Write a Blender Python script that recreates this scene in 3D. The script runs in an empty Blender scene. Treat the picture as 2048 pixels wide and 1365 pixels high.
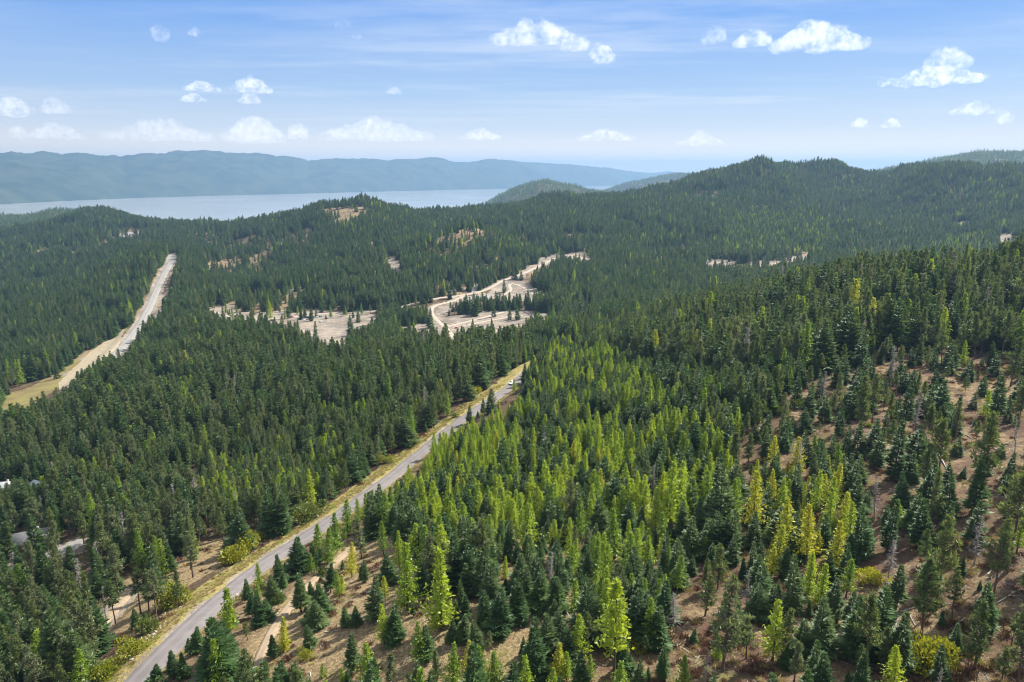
import bpy, math, random
import numpy as np
from mathutils import Vector, Matrix, Euler

# ------------------------------------------------------------------ camera, sky, sun, exposure
S = bpy.context.scene
COL = S.collection
W, H = 2048.0, 1365.0
FPX = 1463.0
PITCH = math.radians(13.0)
CAMZ = 420.0
LAKE_Z = 150.0                                 # the lake lies 270 m below the camera
cd = bpy.data.cameras.new('camera')
cd.sensor_width = 36.0
cd.lens = FPX / W * 36.0
cd.clip_start, cd.clip_end = 1.0, 120000.0
cam = bpy.data.objects.new('camera', cd)
COL.objects.link(cam)
cam.location = (0, 0, CAMZ)
cam.rotation_euler = (math.radians(90) - PITCH, 0, 0)
S.camera = cam

SUN_AZ, SUN_EL = math.radians(57), math.radians(45)      # azimuth to the right of the view direction
SUN_DIR = Vector((math.sin(SUN_AZ) * math.cos(SUN_EL), math.cos(SUN_AZ) * math.cos(SUN_EL), math.sin(SUN_EL)))
S.view_settings.view_transform = 'Standard'
S.view_settings.look = 'None'
S.view_settings.gamma = 1.0
S.view_settings.exposure = 1.03
S.cycles.volume_bounces = 2
S.cycles.max_bounces = 8
S.cycles.diffuse_bounces = 4
S.cycles.transmission_bounces = 4
S.cycles.transparent_max_bounces = 6
S.cycles.use_denoising = True
S.cycles.filter_width = 1.05
S.cycles.caustics_reflective = False
S.cycles.caustics_refractive = False


class NT:
    """small helper to write node trees"""
    def __init__(s, tree):
        s.t = tree
        s.n = tree.nodes
        s.l = tree.links

    def add(s, kind, **kw):
        n = s.n.new(kind)
        for k, v in kw.items():
            setattr(n, k, v)
        return n

    def link(s, a, b):
        s.l.new(a, b)

    def put(s, sock, v):
        if isinstance(v, bpy.types.NodeSocket):
            s.l.new(v, sock)
        else:
            sock.default_value = v

    def math(s, op, a, b=0.0, clamp=False):
        n = s.add('ShaderNodeMath', operation=op, use_clamp=clamp)
        s.put(n.inputs[0], a)
        s.put(n.inputs[1], b)
        return n.outputs[0]

    def mix(s, f, a, b, mode='MIX'):
        n = s.add('ShaderNodeMix', data_type='RGBA', blend_type=mode)
        s.put(n.inputs[0], f)
        s.put(n.inputs[6], a if isinstance(a, bpy.types.NodeSocket) else (*a, 1))
        s.put(n.inputs[7], b if isinstance(b, bpy.types.NodeSocket) else (*b, 1))
        return n.outputs[2]

    def noise(s, vec, scale, detail=4.0, rough=0.55, out=0):
        n = s.add('ShaderNodeTexNoise')
        if vec is not None:
            s.link(vec, n.inputs['Vector'])
        n.inputs['Scale'].default_value = scale
        n.inputs['Detail'].default_value = detail
        n.inputs['Roughness'].default_value = rough
        return n.outputs[out]

    def ramp(s, v, lo, hi):
        n = s.add('ShaderNodeMapRange')
        n.interpolation_type = 'SMOOTHSTEP'
        s.put(n.inputs[0], v)
        n.inputs[1].default_value = lo
        n.inputs[2].default_value = hi
        return n.outputs[0]


world = bpy.data.worlds.new('World')
S.world = world
world.use_nodes = True
nt = NT(world.node_tree)
nt.n.clear()
out = nt.add('ShaderNodeOutputWorld')
bg = nt.add('ShaderNodeBackground')
bg.inputs['Strength'].default_value = 0.09
sky = nt.add('ShaderNodeTexSky', sky_type='NISHITA')
sky.sun_disc = False
sky.sun_elevation = SUN_EL
sky.sun_rotation = SUN_AZ
sky.altitude = 900
sky.air_density = 1.0
sky.dust_density = 0.6
sky.ozone_density = 4.0
tc = nt.add('ShaderNodeTexCoord')
# high thin cirrus: streaks of noise on a flat layer far above, stretched along one direction
sep = nt.add('ShaderNodeSeparateXYZ')
nt.link(tc.outputs['Generated'], sep.inputs[0])
zz = nt.math('MAXIMUM', sep.outputs[2], 0.02)
cx = nt.math('DIVIDE', sep.outputs[0], zz)
cy = nt.math('DIVIDE', sep.outputs[1], zz)
cmb = nt.add('ShaderNodeCombineXYZ')
nt.put(cmb.inputs[0], nt.math('MULTIPLY', cx, 0.30))
nt.put(cmb.inputs[1], nt.math('MULTIPLY', cy, 0.62))
rot = nt.add('ShaderNodeVectorRotate', rotation_type='Z_AXIS')
rot.inputs['Angle'].default_value = 0.42
nt.link(cmb.outputs[0], rot.inputs[0])
wisp = nt.noise(rot.outputs[0], 1.0, 6, 0.62)
patch = nt.noise(cmb.outputs[0], 0.42, 2, 0.5)
streak = nt.math('MULTIPLY', nt.ramp(wisp, 0.40, 0.70), nt.ramp(patch, 0.36, 0.60))
amount = nt.math('MULTIPLY', streak, nt.ramp(sep.outputs[2], 0.03, 0.09))
amount = nt.math('MULTIPLY', amount, 0.48)
# the clear blue of the day, paling towards the horizon, laid over the physical sky; overhead, out of view, added brightness fills the shadows
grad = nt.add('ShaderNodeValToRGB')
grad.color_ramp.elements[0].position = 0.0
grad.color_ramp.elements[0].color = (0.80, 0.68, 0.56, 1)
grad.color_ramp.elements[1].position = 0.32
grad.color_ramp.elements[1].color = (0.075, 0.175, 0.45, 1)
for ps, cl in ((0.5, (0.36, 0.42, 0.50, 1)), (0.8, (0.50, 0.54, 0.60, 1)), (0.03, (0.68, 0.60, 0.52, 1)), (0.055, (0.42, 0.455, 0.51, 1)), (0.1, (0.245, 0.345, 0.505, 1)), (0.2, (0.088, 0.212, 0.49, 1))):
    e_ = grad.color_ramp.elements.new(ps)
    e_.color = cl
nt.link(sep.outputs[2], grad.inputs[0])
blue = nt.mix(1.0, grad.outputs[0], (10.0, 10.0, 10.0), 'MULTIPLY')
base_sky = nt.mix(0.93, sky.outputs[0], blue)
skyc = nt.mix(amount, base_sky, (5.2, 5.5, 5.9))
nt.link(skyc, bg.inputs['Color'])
nt.link(bg.outputs[0], out.inputs['Surface'])

sl = bpy.data.lights.new('sun', 'SUN')
sl.energy = 5.0
sl.angle = math.radians(0.6)
sl.color = (1.0, 0.95, 0.86)
sun = bpy.data.objects.new('sun', sl)
COL.objects.link(sun)
sun.location = (0, 0, 2000)
sun.rotation_euler = (-SUN_DIR).to_track_quat('-Z', 'Y').to_euler()

# ------------------------------------------------------------------ pixel <-> world helpers (2048 x 1365 photo pixels)
CP, SP = math.cos(PITCH), math.sin(PITCH)


def ray(px, py):
    a = (np.asarray(px, float) - W / 2) / FPX
    b = (H / 2 - np.asarray(py, float)) / FPX
    return np.stack([a, CP + b * SP, -SP + b * CP], -1)       # per metre of depth


def project(P):
    P = np.asarray(P, float)
    x, y, z = P[..., 0], P[..., 1], P[..., 2] - CAMZ
    d = y * CP - z * SP
    u = y * SP + z * CP
    dd = np.where(d < 1, 1, d)
    return W / 2 + FPX * x / dd, H / 2 - FPX * u / dd, d


# ------------------------------------------------------------------ terrain: ground seen at a pixel, with its depth
CTRL = [
    # px, py, depth
    (40, 1360, 186), (272, 1364, 158), (600, 1360, 148), (900, 1360, 138), (1200, 1360, 134), (1500, 1360, 131), (1800, 1360, 129), (2040, 1360, 126),
    (100, 1330, 195), (411, 1223, 187), (880, 1260, 152), (1150, 1240, 153), (1400, 1200, 162), (1700, 1180, 160), (1980, 1150, 154),
    (100, 1100, 288), (330, 1110, 262), (512, 1137, 229), (721, 999, 283), (900, 1050, 231), (1100, 1000, 250), (1350, 1000, 229), (1600, 900, 243), (1950, 930, 212),
    (100, 900, 440), (350, 900, 420), (600, 900, 385), (826, 918, 332), (1000, 850, 345), (1250, 850, 315), (1500, 800, 300), (1800, 780, 290), (2020, 765, 296),
    (20, 830, 590), (300, 800, 540), (560, 800, 500), (800, 780, 468), (950, 820, 385), (1018, 776, 428), (1250, 740, 430), (1500, 690, 420), (1800, 650, 380), (2020, 640, 370),
    (240, 700, 830), (500, 700, 690), (800, 715, 610), (1062, 737, 480), (1160, 700, 545), (1300, 660, 640), (1500, 610, 600), (1750, 570, 520), (2010, 555, 440),
    (60, 700, 900), (280, 650, 960), (300, 612, 1060), (315, 575, 1170), (335, 535, 1310), (350, 514, 1450),
    (100, 600, 1290), (20, 620, 1180), (200, 560, 1420), (150, 500, 1840), (50, 520, 1800), (240, 470, 2050),
    (200, 431, 2500), (120, 446, 2420), (50, 462, 2380), (0, 476, 2350), (250, 438, 2480), (300, 450, 2400), (0, 438, 3300), (60, 437, 3300), (110, 429, 3300), (150, 426, 3350), (190, 430, 3350), (230, 440, 3400), (370, 457, 2200), (430, 459, 2150), (550, 446, 2000), (680, 422, 1900), (740, 420, 1950), (830, 432, 2000), (950, 428, 2100), (1100, 408, 2250),
    (1250, 404, 2150), (1370, 388, 2120), (1410, 374, 2150), (1450, 359, 2200), (1490, 343, 2250), (1520, 332, 2300), (1545, 338, 2300), (1570, 349, 2300), (1600, 351, 2330), (1640, 340, 2420), (1670, 342, 2420), (1695, 357, 2380), (1740, 362, 2300), (1800, 354, 2150), (1860, 356, 2000), (1900, 349, 2000), (1960, 352, 1950), (2040, 348, 1900),
    (1480, 400, 2000), (1560, 385, 2080), (1640, 390, 2150), (1700, 410, 2000), (1760, 400, 2050),
    (430, 560, 1450), (450, 500, 1800), (560, 490, 1680), (600, 560, 1250), (700, 480, 1600), (820, 460, 1750), (760, 500, 1450), (950, 470, 1450), (880, 500, 1350), (1000, 540, 1230), (1010, 490, 1480), (1080, 470, 1650),
    (620, 650, 900), (500, 632, 960), (410, 625, 1000), (900, 640, 905), (960, 600, 1030), (1050, 580, 1100), (680, 684, 800), (905, 677, 800), (1100, 630, 900), (1090, 525, 1300), (1180, 517, 1350), (780, 610, 1000),
    (1090, 376, 4500), (1030, 388, 4450), (985, 404, 4400), (1235, 398, 4600), (1160, 385, 4600), (1360, 355, 6500), (1300, 363, 6500), (1220, 381, 6500), (1450, 366, 6500),
    (1720, 357, 4000), (1800, 341, 4000), (1880, 322, 4000), (1960, 311, 4000), (2048, 310, 4000),
    (1350, 530, 1300), (1500, 533, 1280), (1610, 520, 1320), (1200, 600, 1000), (1300, 560, 1150), (1250, 460, 1700), (1400, 440, 1800), (1600, 430, 1850), (1800, 450, 1700), (1900, 400, 1850), (2010, 482, 1350), (1700, 500, 1450), (1920, 448, 1650),
]
HID = [  # hidden hollows and back slopes: px, depth, height above the lake
    (1600, 800, 262), (1800, 720, 280), (2000, 640, 300), (1700, 1050, 262), (2000, 950, 272), (1400, 850, 258),
    (200, 2900, 205), (60, 2750, 195), (0, 2700, 190), (370, 2700, 180), (550, 2500, 200), (720, 2400, 230), (900, 2600, 210), (1100, 2800, 250), (1300, 2800, 290), (1520, 2900, 340), (1700, 3000, 330), (1950, 2600, 330),
    (950, 1650, 272), (1060, 1500, 262),
    (0, 4200, 60), (300, 3900, 20), (600, 3900, 0), (900, 3800, 20), (1200, 3700, 60), (1500, 4000, 160), (1700, 3500, 280), (1850, 3200, 260), (2040, 3000, 280),
    (-400, 160, 262), (-600, 300, 240), (-500, 600, 215), (-400, 1200, 190), (-400, 2400, 240), (-400, 3500, 180),
    (2500, 130, 350), (2600, 250, 372), (2500, 420, 385), (2500, 700, 350), (2500, 1400, 340), (2500, 2200, 400), (2500, 3600, 330),
    (1024, 60, 322), (300, 70, 296), (1800, 60, 342), (-600, 80, 280), (2800, 60, 360),
    (0, 5400, -40), (500, 5200, -40), (900, 5200, -40), (1090, 5400, -20), (1235, 5500, -20), (1400, 5500, 60), (1600, 5500, 120), (1900, 5200, 330), (2040, 5400, 330), (-400, 5400, -40), (2500, 5600, 300), (2500, 4200, 480),
    (0, 8800, -60), (500, 8800, -60), (1000, 8800, -60), (1300, 8000, -40), (1500, 8000, -20), (1700, 8500, 100), (2040, 8800, 200), (2500, 8800, 200),
]


def uv(x, y):
    r = np.hypot(x, y)
    return np.stack([np.arctan2(x, y) * 2.2, np.log(np.maximum(r, 20.0))], -1)


_pts, _z = [], []
for px, py, d in CTRL:
    p = ray(px, py) * d
    _pts.append(p[:2]); _z.append(p[2] + CAMZ)
for px, d, z in HID:
    a = (px - W / 2) / FPX
    _pts.append((a * d, d)); _z.append(z)
for ang in range(100, 261, 20):                # behind the camera, for completeness
    for r, z in ((80, 325), (400, 340), (1500, 320), (5000, 250)):
        _pts.append((r * math.sin(math.radians(ang)), r * math.cos(math.radians(ang)))); _z.append(z)
_pts, _z = np.array(_pts), np.array(_z)
_U = uv(_pts[:, 0], _pts[:, 1])


def _kern(A, B):
    d2 = ((A[:, None, :] - B[None, :, :]) ** 2).sum(-1)
    return d2 * np.log(d2 + 1e-9) * 0.5


_K = _kern(_U, _U) + np.eye(len(_U)) * 0.0006
_Q = np.concatenate([np.ones((len(_U), 1)), _U], 1)
_A = np.block([[_K, _Q], [_Q.T, np.zeros((3, 3))]])
_w = np.linalg.solve(_A, np.concatenate([_z, np.zeros(3)]))


def hash2(ix, iy, seed):
    h = (ix.astype(np.int64) * 374761393 + iy.astype(np.int64) * 668265263 + seed * 1442695041) & 0xffffffff
    h = ((h ^ (h >> 13)) * 1274126177) & 0xffffffff
    return ((h ^ (h >> 16)) & 0xffff) / 65535.0


def vnoise(x, y, seed=0):
    x, y = np.asarray(x, float), np.asarray(y, float)
    ix, iy = np.floor(x), np.floor(y)
    fx, fy = x - ix, y - iy
    fx, fy = fx * fx * (3 - 2 * fx), fy * fy * (3 - 2 * fy)
    a, b = hash2(ix, iy, seed), hash2(ix + 1, iy, seed)
    c, d = hash2(ix, iy + 1, seed), hash2(ix + 1, iy + 1, seed)
    return (a + (b - a) * fx) * (1 - fy) + (c + (d - c) * fx) * fy


def fbm(x, y, seed=0, n=4):
    s, amp, tot = 0, 1.0, 0
    for k in range(n):
        s = s + amp * vnoise(x * 2 ** k, y * 2 ** k, seed + k)
        tot += amp; amp *= 0.5
    return s / tot - 0.5


# knolls that give the skyline its outline: px, depth, height, radius
BUMPS = [(1350, 6500, 28, 420), (1090, 4500, 14, 260), (1520, 2300, 9, 110), (1660, 2420, 14, 110), (1590, 2330, -8, 50), (1450, 2200, -6, 60), (1400, 2150, 8, 50), (1780, 2200, -10, 80), (1880, 2000, 10, 70), (1970, 1960, 10, 60),
         (1100, 2250, 12, 80), (1000, 2150, -8, 70), (900, 2060, 12, 60), (680, 1900, 7, 90), (600, 1960, 6, 50), (740, 1950, 8, 45), (500, 2100, -6, 70), (200, 2500, 14, 110), (110, 2440, -10, 90), (290, 2420, 6, 60),
         (950, 1440, 16, 70), (880, 1380, 8, 60), (820, 1600, -10, 80), (1060, 1500, -8, 70), (700, 1620, 12, 80), (460, 1560, 14, 90), (560, 1640, 8, 60), (1280, 1600, 10, 90), (1420, 1750, 12, 80), (1600, 1800, 10, 100), (1330, 1450, -8, 70)]


def height_raw(x, y):
    x, y = np.asarray(x, float), np.asarray(y, float)
    sh = x.shape
    x, y = x.ravel(), y.ravel()
    z = np.empty(len(x))
    for i in range(0, len(x), 20000):
        u = uv(x[i:i + 20000], y[i:i + 20000])
        z[i:i + 20000] = _kern(u, _U) @ _w[:-3] + _w[-3] + u @ _w[-2:]
    r = np.hypot(x, y)
    k1 = np.clip((r - 900) / 1200, 0, 1)
    for (bx, bd, bh, br) in BUMPS:
        z = z + bh * np.exp(-((x - (bx - W / 2) / FPX * bd) ** 2 + (y - bd) ** 2) / (br * br))
    z = z + fbm(x / 150, y / 150, 3, 4) * 40 * k1 + fbm(x / 55, y / 55, 6, 3) * 13 * k1 + fbm(x / 25, y / 25, 9, 3) * (1.3 + 2.5 * k1)
    return z.reshape(sh)


def raycast(px, py, hf, d0=60.0, d1=7000.0):
    """first ground point under a pixel"""
    d = np.geomspace(d0, d1, 700)
    P = ray(px, py)[None, :] * d[:, None]
    z = hf(P[:, 0], P[:, 1])
    below = (P[:, 2] + CAMZ) < z
    if not below.any():
        return None
    i = int(np.argmax(below))
    if i == 0:
        return np.array([P[0, 0], P[0, 1], z[0]])
    f0 = P[i - 1, 2] + CAMZ - z[i - 1]; f1 = P[i, 2] + CAMZ - z[i]
    t = f0 / (f0 - f1)
    q = P[i - 1] + (P[i] - P[i - 1]) * t
    return np.array([q[0], q[1], float(hf(q[:1], q[1:2])[0])])


def smooth_line(P, step, win):
    """resample a ground polyline and smooth it"""
    P = np.array(P)
    seg = np.hypot(*(np.diff(P[:, :2], axis=0).T))
    s = np.concatenate([[0], np.cumsum(seg)])
    t = np.arange(0, s[-1], step)
    Q = np.stack([np.interp(t, s, P[:, k]) for k in range(3)], -1)
    n = max(1, int(win / step)) | 1
    pad = n // 2
    if n > 1 and len(Q) > n:
        ker = np.hanning(n + 2)[1:-1]; ker /= ker.sum()
        E = np.concatenate([2 * Q[0] - Q[pad:0:-1], Q, 2 * Q[-1] - Q[-2:-pad - 2:-1]])
        Q = np.stack([np.convolve(E[:, k], ker, 'valid') for k in range(3)], -1)
    return Q


ROAD_PX = {
    # name: (pixels, half width, smoothing, shoulder)
    'paved_road': ([(215, 1425), (272, 1364), (315, 1315), (366, 1267), (411, 1223), (459, 1181), (511, 1139), (580, 1093), (649, 1051), (718, 1002), (784, 953), (826, 918), (871, 881), (919, 843), (973, 807), (1018, 776), (1042, 755), (1064, 737), (1100, 718), (1140, 704), (1180, 690)], 2.75, 60, 0.9),
    'gravel_road': ([(350, 511), (347, 518), (335, 535), (315, 575), (300, 612), (280, 650), (260, 677), (240, 700), (180, 755), (95, 822), (0, 890)], 4.6, 90, 2.0),
    'dirt_road': ([(720, 622), (760, 622), (800, 615), (850, 602), (882, 595), (925, 591), (970, 581), (1007, 560), (1037, 551), (1070, 536), (1100, 521), (1130, 512), (1155, 512), (1175, 520), (1190, 526), (1242, 527), (1290, 532), (1370, 537), (1446, 536), (1504, 534), (1563, 526), (1614, 519), (1650, 512)], 3.0, 60, 1.5),
    'dirt_loop': ([(925, 593), (905, 603), (875, 609), (862, 615), (862, 627), (875, 642), (895, 660), (910, 679)], 2.8, 40, 1.0),
    'dirt_spur': ([(890, 654), (920, 647), (950, 640), (1000, 626), (1017, 620)], 2.4, 40, 1.0),
    'dirt_branch': ([(935, 650), (985, 640), (1037, 632), (1095, 627)], 2.4, 40, 1.0),
    'dirt_ring': ([(985, 592), (1007, 590), (1022, 580), (1017, 568), (1030, 568), (1050, 577), (1072, 592)], 2.4, 30, 1.0),
    'gravel_track': ([(757, 1012), (742, 1052), (720, 1080), (696, 1102), (661, 1130), (615, 1172), (574, 1216), (543, 1263), (518, 1316), (505, 1365), (498, 1410)], 1.15, 25, 0.4),
    'dirt_drive': ([(20, 1135), (95, 1112), (140, 1092), (180, 1078)], 3.5, 20, 0.6),
    'forest_path': ([(160, 1290), (205, 1247), (240, 1205), (262, 1175)], 1.6, 15, 0.6),
    'dirt_lane': ([(745, 624), (690, 625), (640, 628), (580, 635), (520, 640), (470, 637), (420, 622), (397, 629)], 2.4, 40, 0.8),
}
ROADS = {}
for nm, (pix, hw, win, shd) in ROAD_PX.items():
    P = [raycast(a, b, height_raw) for a, b in pix]
    P = [p for p in P if p is not None]
    dist0 = np.linalg.norm(P[0])
    ROADS[nm] = (smooth_line(P, 2.0 if dist0 < 400 else 4.0, win), hw, shd)

_allroad = []
for nm, (Q, hw, shd) in ROADS.items():
    _allroad.append(np.concatenate([Q, np.full((len(Q), 1), hw + shd), np.full((len(Q), 1), list(ROADS).index(nm))], 1))
_allroad = np.concatenate(_allroad)
_cells = {}
for i, q in enumerate(_allroad):
    _cells.setdefault((int(q[0] // 40), int(q[1] // 40)), []).append(i)


def road_near(x, y):
    """(distance to the nearest road edge, that road's height, its index); edge distance < 0 is on the road"""
    x, y = np.asarray(x, float).ravel(), np.asarray(y, float).ravel()
    best = np.full(len(x), 1e3); hz = np.zeros(len(x)); which = np.full(len(x), -1)
    cxi, cyi = np.floor(x / 40).astype(int), np.floor(y / 40).astype(int)
    key = cxi * 100003 + cyi
    order = np.argsort(key, kind='stable')
    ks, st = np.unique(key[order], return_index=True)
    st = np.append(st, len(order))
    for j in range(len(ks)):
        idx = order[st[j]:st[j + 1]]
        cx_, cy_ = cxi[idx[0]], cyi[idx[0]]
        cand = [i for dx in (-1, 0, 1) for dy in (-1, 0, 1) for i in _cells.get((cx_ + dx, cy_ + dy), ())]
        if not cand:
            continue
        R = _allroad[cand]
        for k in range(0, len(idx), 4000):
            ii = idx[k:k + 4000]
            D = np.hypot(x[ii, None] - R[None, :, 0], y[ii, None] - R[None, :, 1]) - R[None, :, 3]
            m = D.argmin(1)
            best[ii] = D[np.arange(len(ii)), m]
            hz[ii] = R[m, 2]; which[ii] = R[m, 4]
    return best, hz, which


def height(x, y):
    x, y = np.asarray(x, float), np.asarray(y, float)
    z = height_raw(x, y).ravel()
    b, hz, _ = road_near(x, y)
    far = np.hypot(x.ravel(), y.ravel())
    t = np.clip(b / np.where(far < 450, 6.0, 14.0), 0, 1)
    t = t * t * (3 - 2 * t)
    sink = np.where(b < 0, 0.18 + 0.0004 * far, 0.0)
    return (z * t + (hz - sink) * (1 - t)).reshape(x.shape)


def ground(px, py):
    p = raycast(px, py, height)
    return p


# ------------------------------------------------------------------ patches of ground cover, drawn as outlines on the hillsides
POLY = {
    'bare': [
        ([(395, 627), (437, 609), (480, 622), (510, 629), (575, 623), (650, 620), (712, 624), (752, 634), (752, 648), (725, 666), (705, 687), (667, 700), (625, 679), (587, 662), (525, 653), (480, 652), (435, 638)], 700, 1200),
        ([(780, 652), (830, 652), (892, 630), (950, 626), (1017, 616), (1095, 624), (1130, 626), (1100, 640), (1050, 659), (980, 659), (925, 674), (905, 684), (837, 672), (780, 660)], 700, 1200),
        ([(855, 612), (905, 601), (912, 613), (892, 630), (875, 642), (858, 630)], 700, 1300),
        ([(907, 598), (960, 588), (1000, 563), (1030, 557), (1050, 568), (1095, 584), (1110, 592), (1070, 598), (975, 602), (920, 606)], 800, 1400),
        ([(1075, 520), (1105, 507), (1160, 506), (1180, 514), (1200, 530), (1130, 516), (1080, 540), (1040, 560), (1030, 552)], 1000, 1600),
        ([(1160, 602), (1185, 600), (1180, 625), (1160, 630)], 800, 1200),
        ([(1405, 528), (1425, 517), (1460, 522), (1500, 526), (1560, 520), (1612, 509), (1620, 516), (1560, 527), (1500, 534), (1440, 536)], 1000, 1700),
        ([(1888, 449), (1925, 441), (1950, 448), (1925, 453)], 1200, 2200), ([(1985, 468), (2030, 466), (2022, 492), (2000, 482)], 900, 1800),
        ([(765, 518), (790, 512), (808, 540), (800, 560), (790, 545)], 1000, 1900),
        ([(568, 583), (600, 573), (640, 562), (642, 566), (602, 580), (570, 590)], 900, 1600),
        ([(245, 662), (240, 690), (185, 735), (130, 770), (128, 756), (175, 715), (215, 685)], 500, 1100),
        ([(345, 575), (335, 610), (320, 640), (308, 655), (312, 625), (330, 590)], 900, 1400),
        ([(110, 1110), (185, 1068), (190, 1085), (120, 1118)], 200, 340),
    ],
    'sand': [
        ([(980, 662), (1050, 648), (1055, 660), (985, 676), (940, 678)], 700, 1000),
        ([(250, 655), (236, 695), (180, 742), (120, 780), (118, 765), (180, 705), (225, 672)], 500, 1100),
    ],
    'rock': [
        ([(222, 477), (250, 465), (275, 462), (283, 472), (262, 484), (235, 488)], 1600, 2600),
        ([(318, 518), (322, 500), (335, 494), (358, 497), (358, 511), (345, 512), (330, 525)], 1200, 1900),
        ([(928, 576), (955, 566), (970, 572), (948, 584), (930, 586)], 900, 1300),
        ([(925, 598), (985, 590), (980, 600), (935, 602)], 900, 1300),
    ],
    'open': [   # thin forest: brown and straw ground shows
        ([(718, 485), (770, 480), (778, 500), (745, 510)], 1100, 2000),
        ([(860, 478), (930, 464), (982, 462), (960, 492), (920, 515), (870, 530), (850, 500)], 1100, 1800),
        ([(925, 530), (970, 520), (1000, 545), (960, 560), (930, 560)], 1000, 1600),
        ([(815, 570), (880, 560), (945, 570), (930, 588), (850, 595), (815, 590)], 900, 1400),
        ([(470, 480), (560, 470), (540, 520), (470, 560), (410, 560), (420, 520)], 1200, 2300),
        ([(640, 420), (720, 410), (760, 425), (700, 450), (650, 445)], 1500, 2300),
        ([(1360, 395), (1400, 380), (1460, 378), (1440, 395), (1410, 420), (1390, 410)], 1500, 2500),
        ([(470, 600), (560, 590), (720, 600), (720, 622), (480, 630), (440, 615)], 850, 1250),
        ([(560, 470), (610, 460), (650, 470), (600, 500), (560, 500)], 1300, 2300), ([(490, 540), (560, 520), (590, 545), (520, 570)], 1200, 1900), ([(980, 520), (1010, 505), (1030, 525), (1000, 545)], 1000, 1700),
        ([(1120, 470), (1180, 462), (1200, 480), (1140, 490)], 1300, 2200), ([(1500, 350), (1540, 338), (1560, 355), (1520, 372)], 1900, 2600), ([(1640, 420), (1700, 410), (1720, 440), (1660, 450)], 1500, 2500),
        ([(180, 470), (250, 455), (330, 460), (300, 490), (200, 500)], 1500, 2700), ([(380, 470), (420, 460), (460, 470), (420, 500)], 1400, 2500), ([(110, 500), (180, 495), (150, 520)], 1400, 2300), ([(1290, 505), (1360, 495), (1390, 515), (1300, 520)], 1100, 2000),
        ([(1560, 690), (1640, 640), (1720, 600), (1760, 620), (1660, 720)], 250, 700),
        ([(1025, 478), (1055, 470), (1060, 495), (1040, 500)], 1200, 2000),
        ([(1220, 440), (1255, 440), (1300, 470), (1270, 470)], 1300, 2200),
        ([(1500, 850), (1640, 740), (1760, 700), (2048, 740), (2048, 1000), (1880, 1090), (1720, 960), (1560, 960)], 150, 400),
        ([(1330, 1230), (1480, 1160), (1640, 1130), (1880, 1100), (1960, 1250), (1800, 1300), (1560, 1300), (1350, 1365)], 90, 230),
        ([(480, 1410), (560, 1220), (700, 1090), (790, 1060), (850, 1190), (960, 1250), (980, 1410)], 90, 300),
        ([(980, 1250), (1060, 1210), (1100, 1290), (1050, 1330), (980, 1310)], 90, 220),
        ([(90, 1290), (170, 1180), (290, 1140), (420, 1080), (520, 1060), (430, 1140), (330, 1200), (210, 1300)], 160, 330),
    ],
    'view': [   # stretches of road that no tree stands in front of
        ([(348, 510), (322, 560), (290, 615), (262, 655), (235, 700), (228, 715), (250, 715), (290, 660), (318, 620), (345, 560), (358, 520)], 0, 1500),
        ([(800, 606), (882, 586), (960, 575), (1037, 543), (1100, 514), (1105, 526), (1040, 560), (1000, 572), (925, 600), (850, 610), (800, 622)], 0, 1400),
        ([(255, 1364), (390, 1220), (512, 1115), (640, 1040), (789, 935), (850, 888), (856, 905), (760, 985), (740, 1005), (640, 1065), (512, 1150), (440, 1225), (340, 1340)], 0, 600),
        ([(1410, 522), (1450, 524), (1500, 530), (1615, 514), (1618, 519), (1500, 535), (1420, 533)], 0, 1500),
        ([(0, 800), (60, 780), (160, 715), (240, 660), (250, 690), (185, 738), (130, 772), (50, 822), (0, 846)], 0, 1100),
        ([(312, 1150), (385, 1150), (380, 1205), (305, 1215)], 0, 262), ([(440, 1078), (535, 1060), (530, 1085), (510, 1118), (445, 1120)], 0, 238), ([(585, 1000), (640, 1000), (640, 1040), (585, 1042)], 0, 285),
        ([(200, 1240), (290, 1165), (420, 1090), (440, 1095), (330, 1200), (215, 1300)], 0, 262),
        ([(690, 616), (800, 606), (805, 622), (700, 632)], 0, 1150), ([(560, 628), (720, 618), (720, 632), (560, 642)], 0, 1150),
        ([(985, 800), (1000, 762), (1045, 745), (1050, 772), (1005, 800)], 0, 600),
        ([(90, 1112), (180, 1062), (192, 1085), (120, 1125)], 0, 300), ([(35, 1030), (85, 1022), (110, 1060), (90, 1095), (40, 1090)], 0, 300),
    ],
    'glimpse': [([(850, 888), (960, 805), (1050, 745), (1055, 757), (966, 826), (856, 905)], 0, 600)],
    'verge': [
        ([(0, 838), (0, 790), (60, 775), (160, 715), (238, 668), (250, 655), (262, 640), (255, 660), (190, 730), (120, 775), (50, 820)], 450, 1150),
    ],
}


BROWN = [(1440, 1080), (1480, 880), (1620, 720), (1780, 640), (2300, 600), (2300, 1500), (1290, 1500), (1330, 1230)]
STRAW = [(420, 1480), (520, 1240), (690, 1080), (790, 1050), (880, 1200), (1080, 1230), (1120, 1300), (1060, 1480)]


def in_poly(px, py, poly):
    px, py = np.asarray(px), np.asarray(py)
    r = np.zeros(px.shape, bool)
    n = len(poly)
    for i in range(n):
        x0, y0 = poly[i]; x1, y1 = poly[(i + 1) % n]
        if y0 == y1:
            continue
        c = ((y0 > py) != (y1 > py)) & (px < (x1 - x0) * (py - y0) / (y1 - y0) + x0)
        r ^= c
    return r


def ragged(x, y, px, py, d):
    """frayed borders for the bare patches"""
    k = 900.0 / np.maximum(d, 200.0)
    return px + fbm(x / 24, y / 24, 101, 4) * 46 * k, py + fbm(x / 24, y / 24, 107, 4) * 22 * k


def cover(kind, px, py, d):
    m = np.zeros(px.shape, bool)
    for poly, d0, d1 in POLY[kind]:
        m |= in_poly(px, py, poly) & (d > d0) & (d < d1)
    return m


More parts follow.
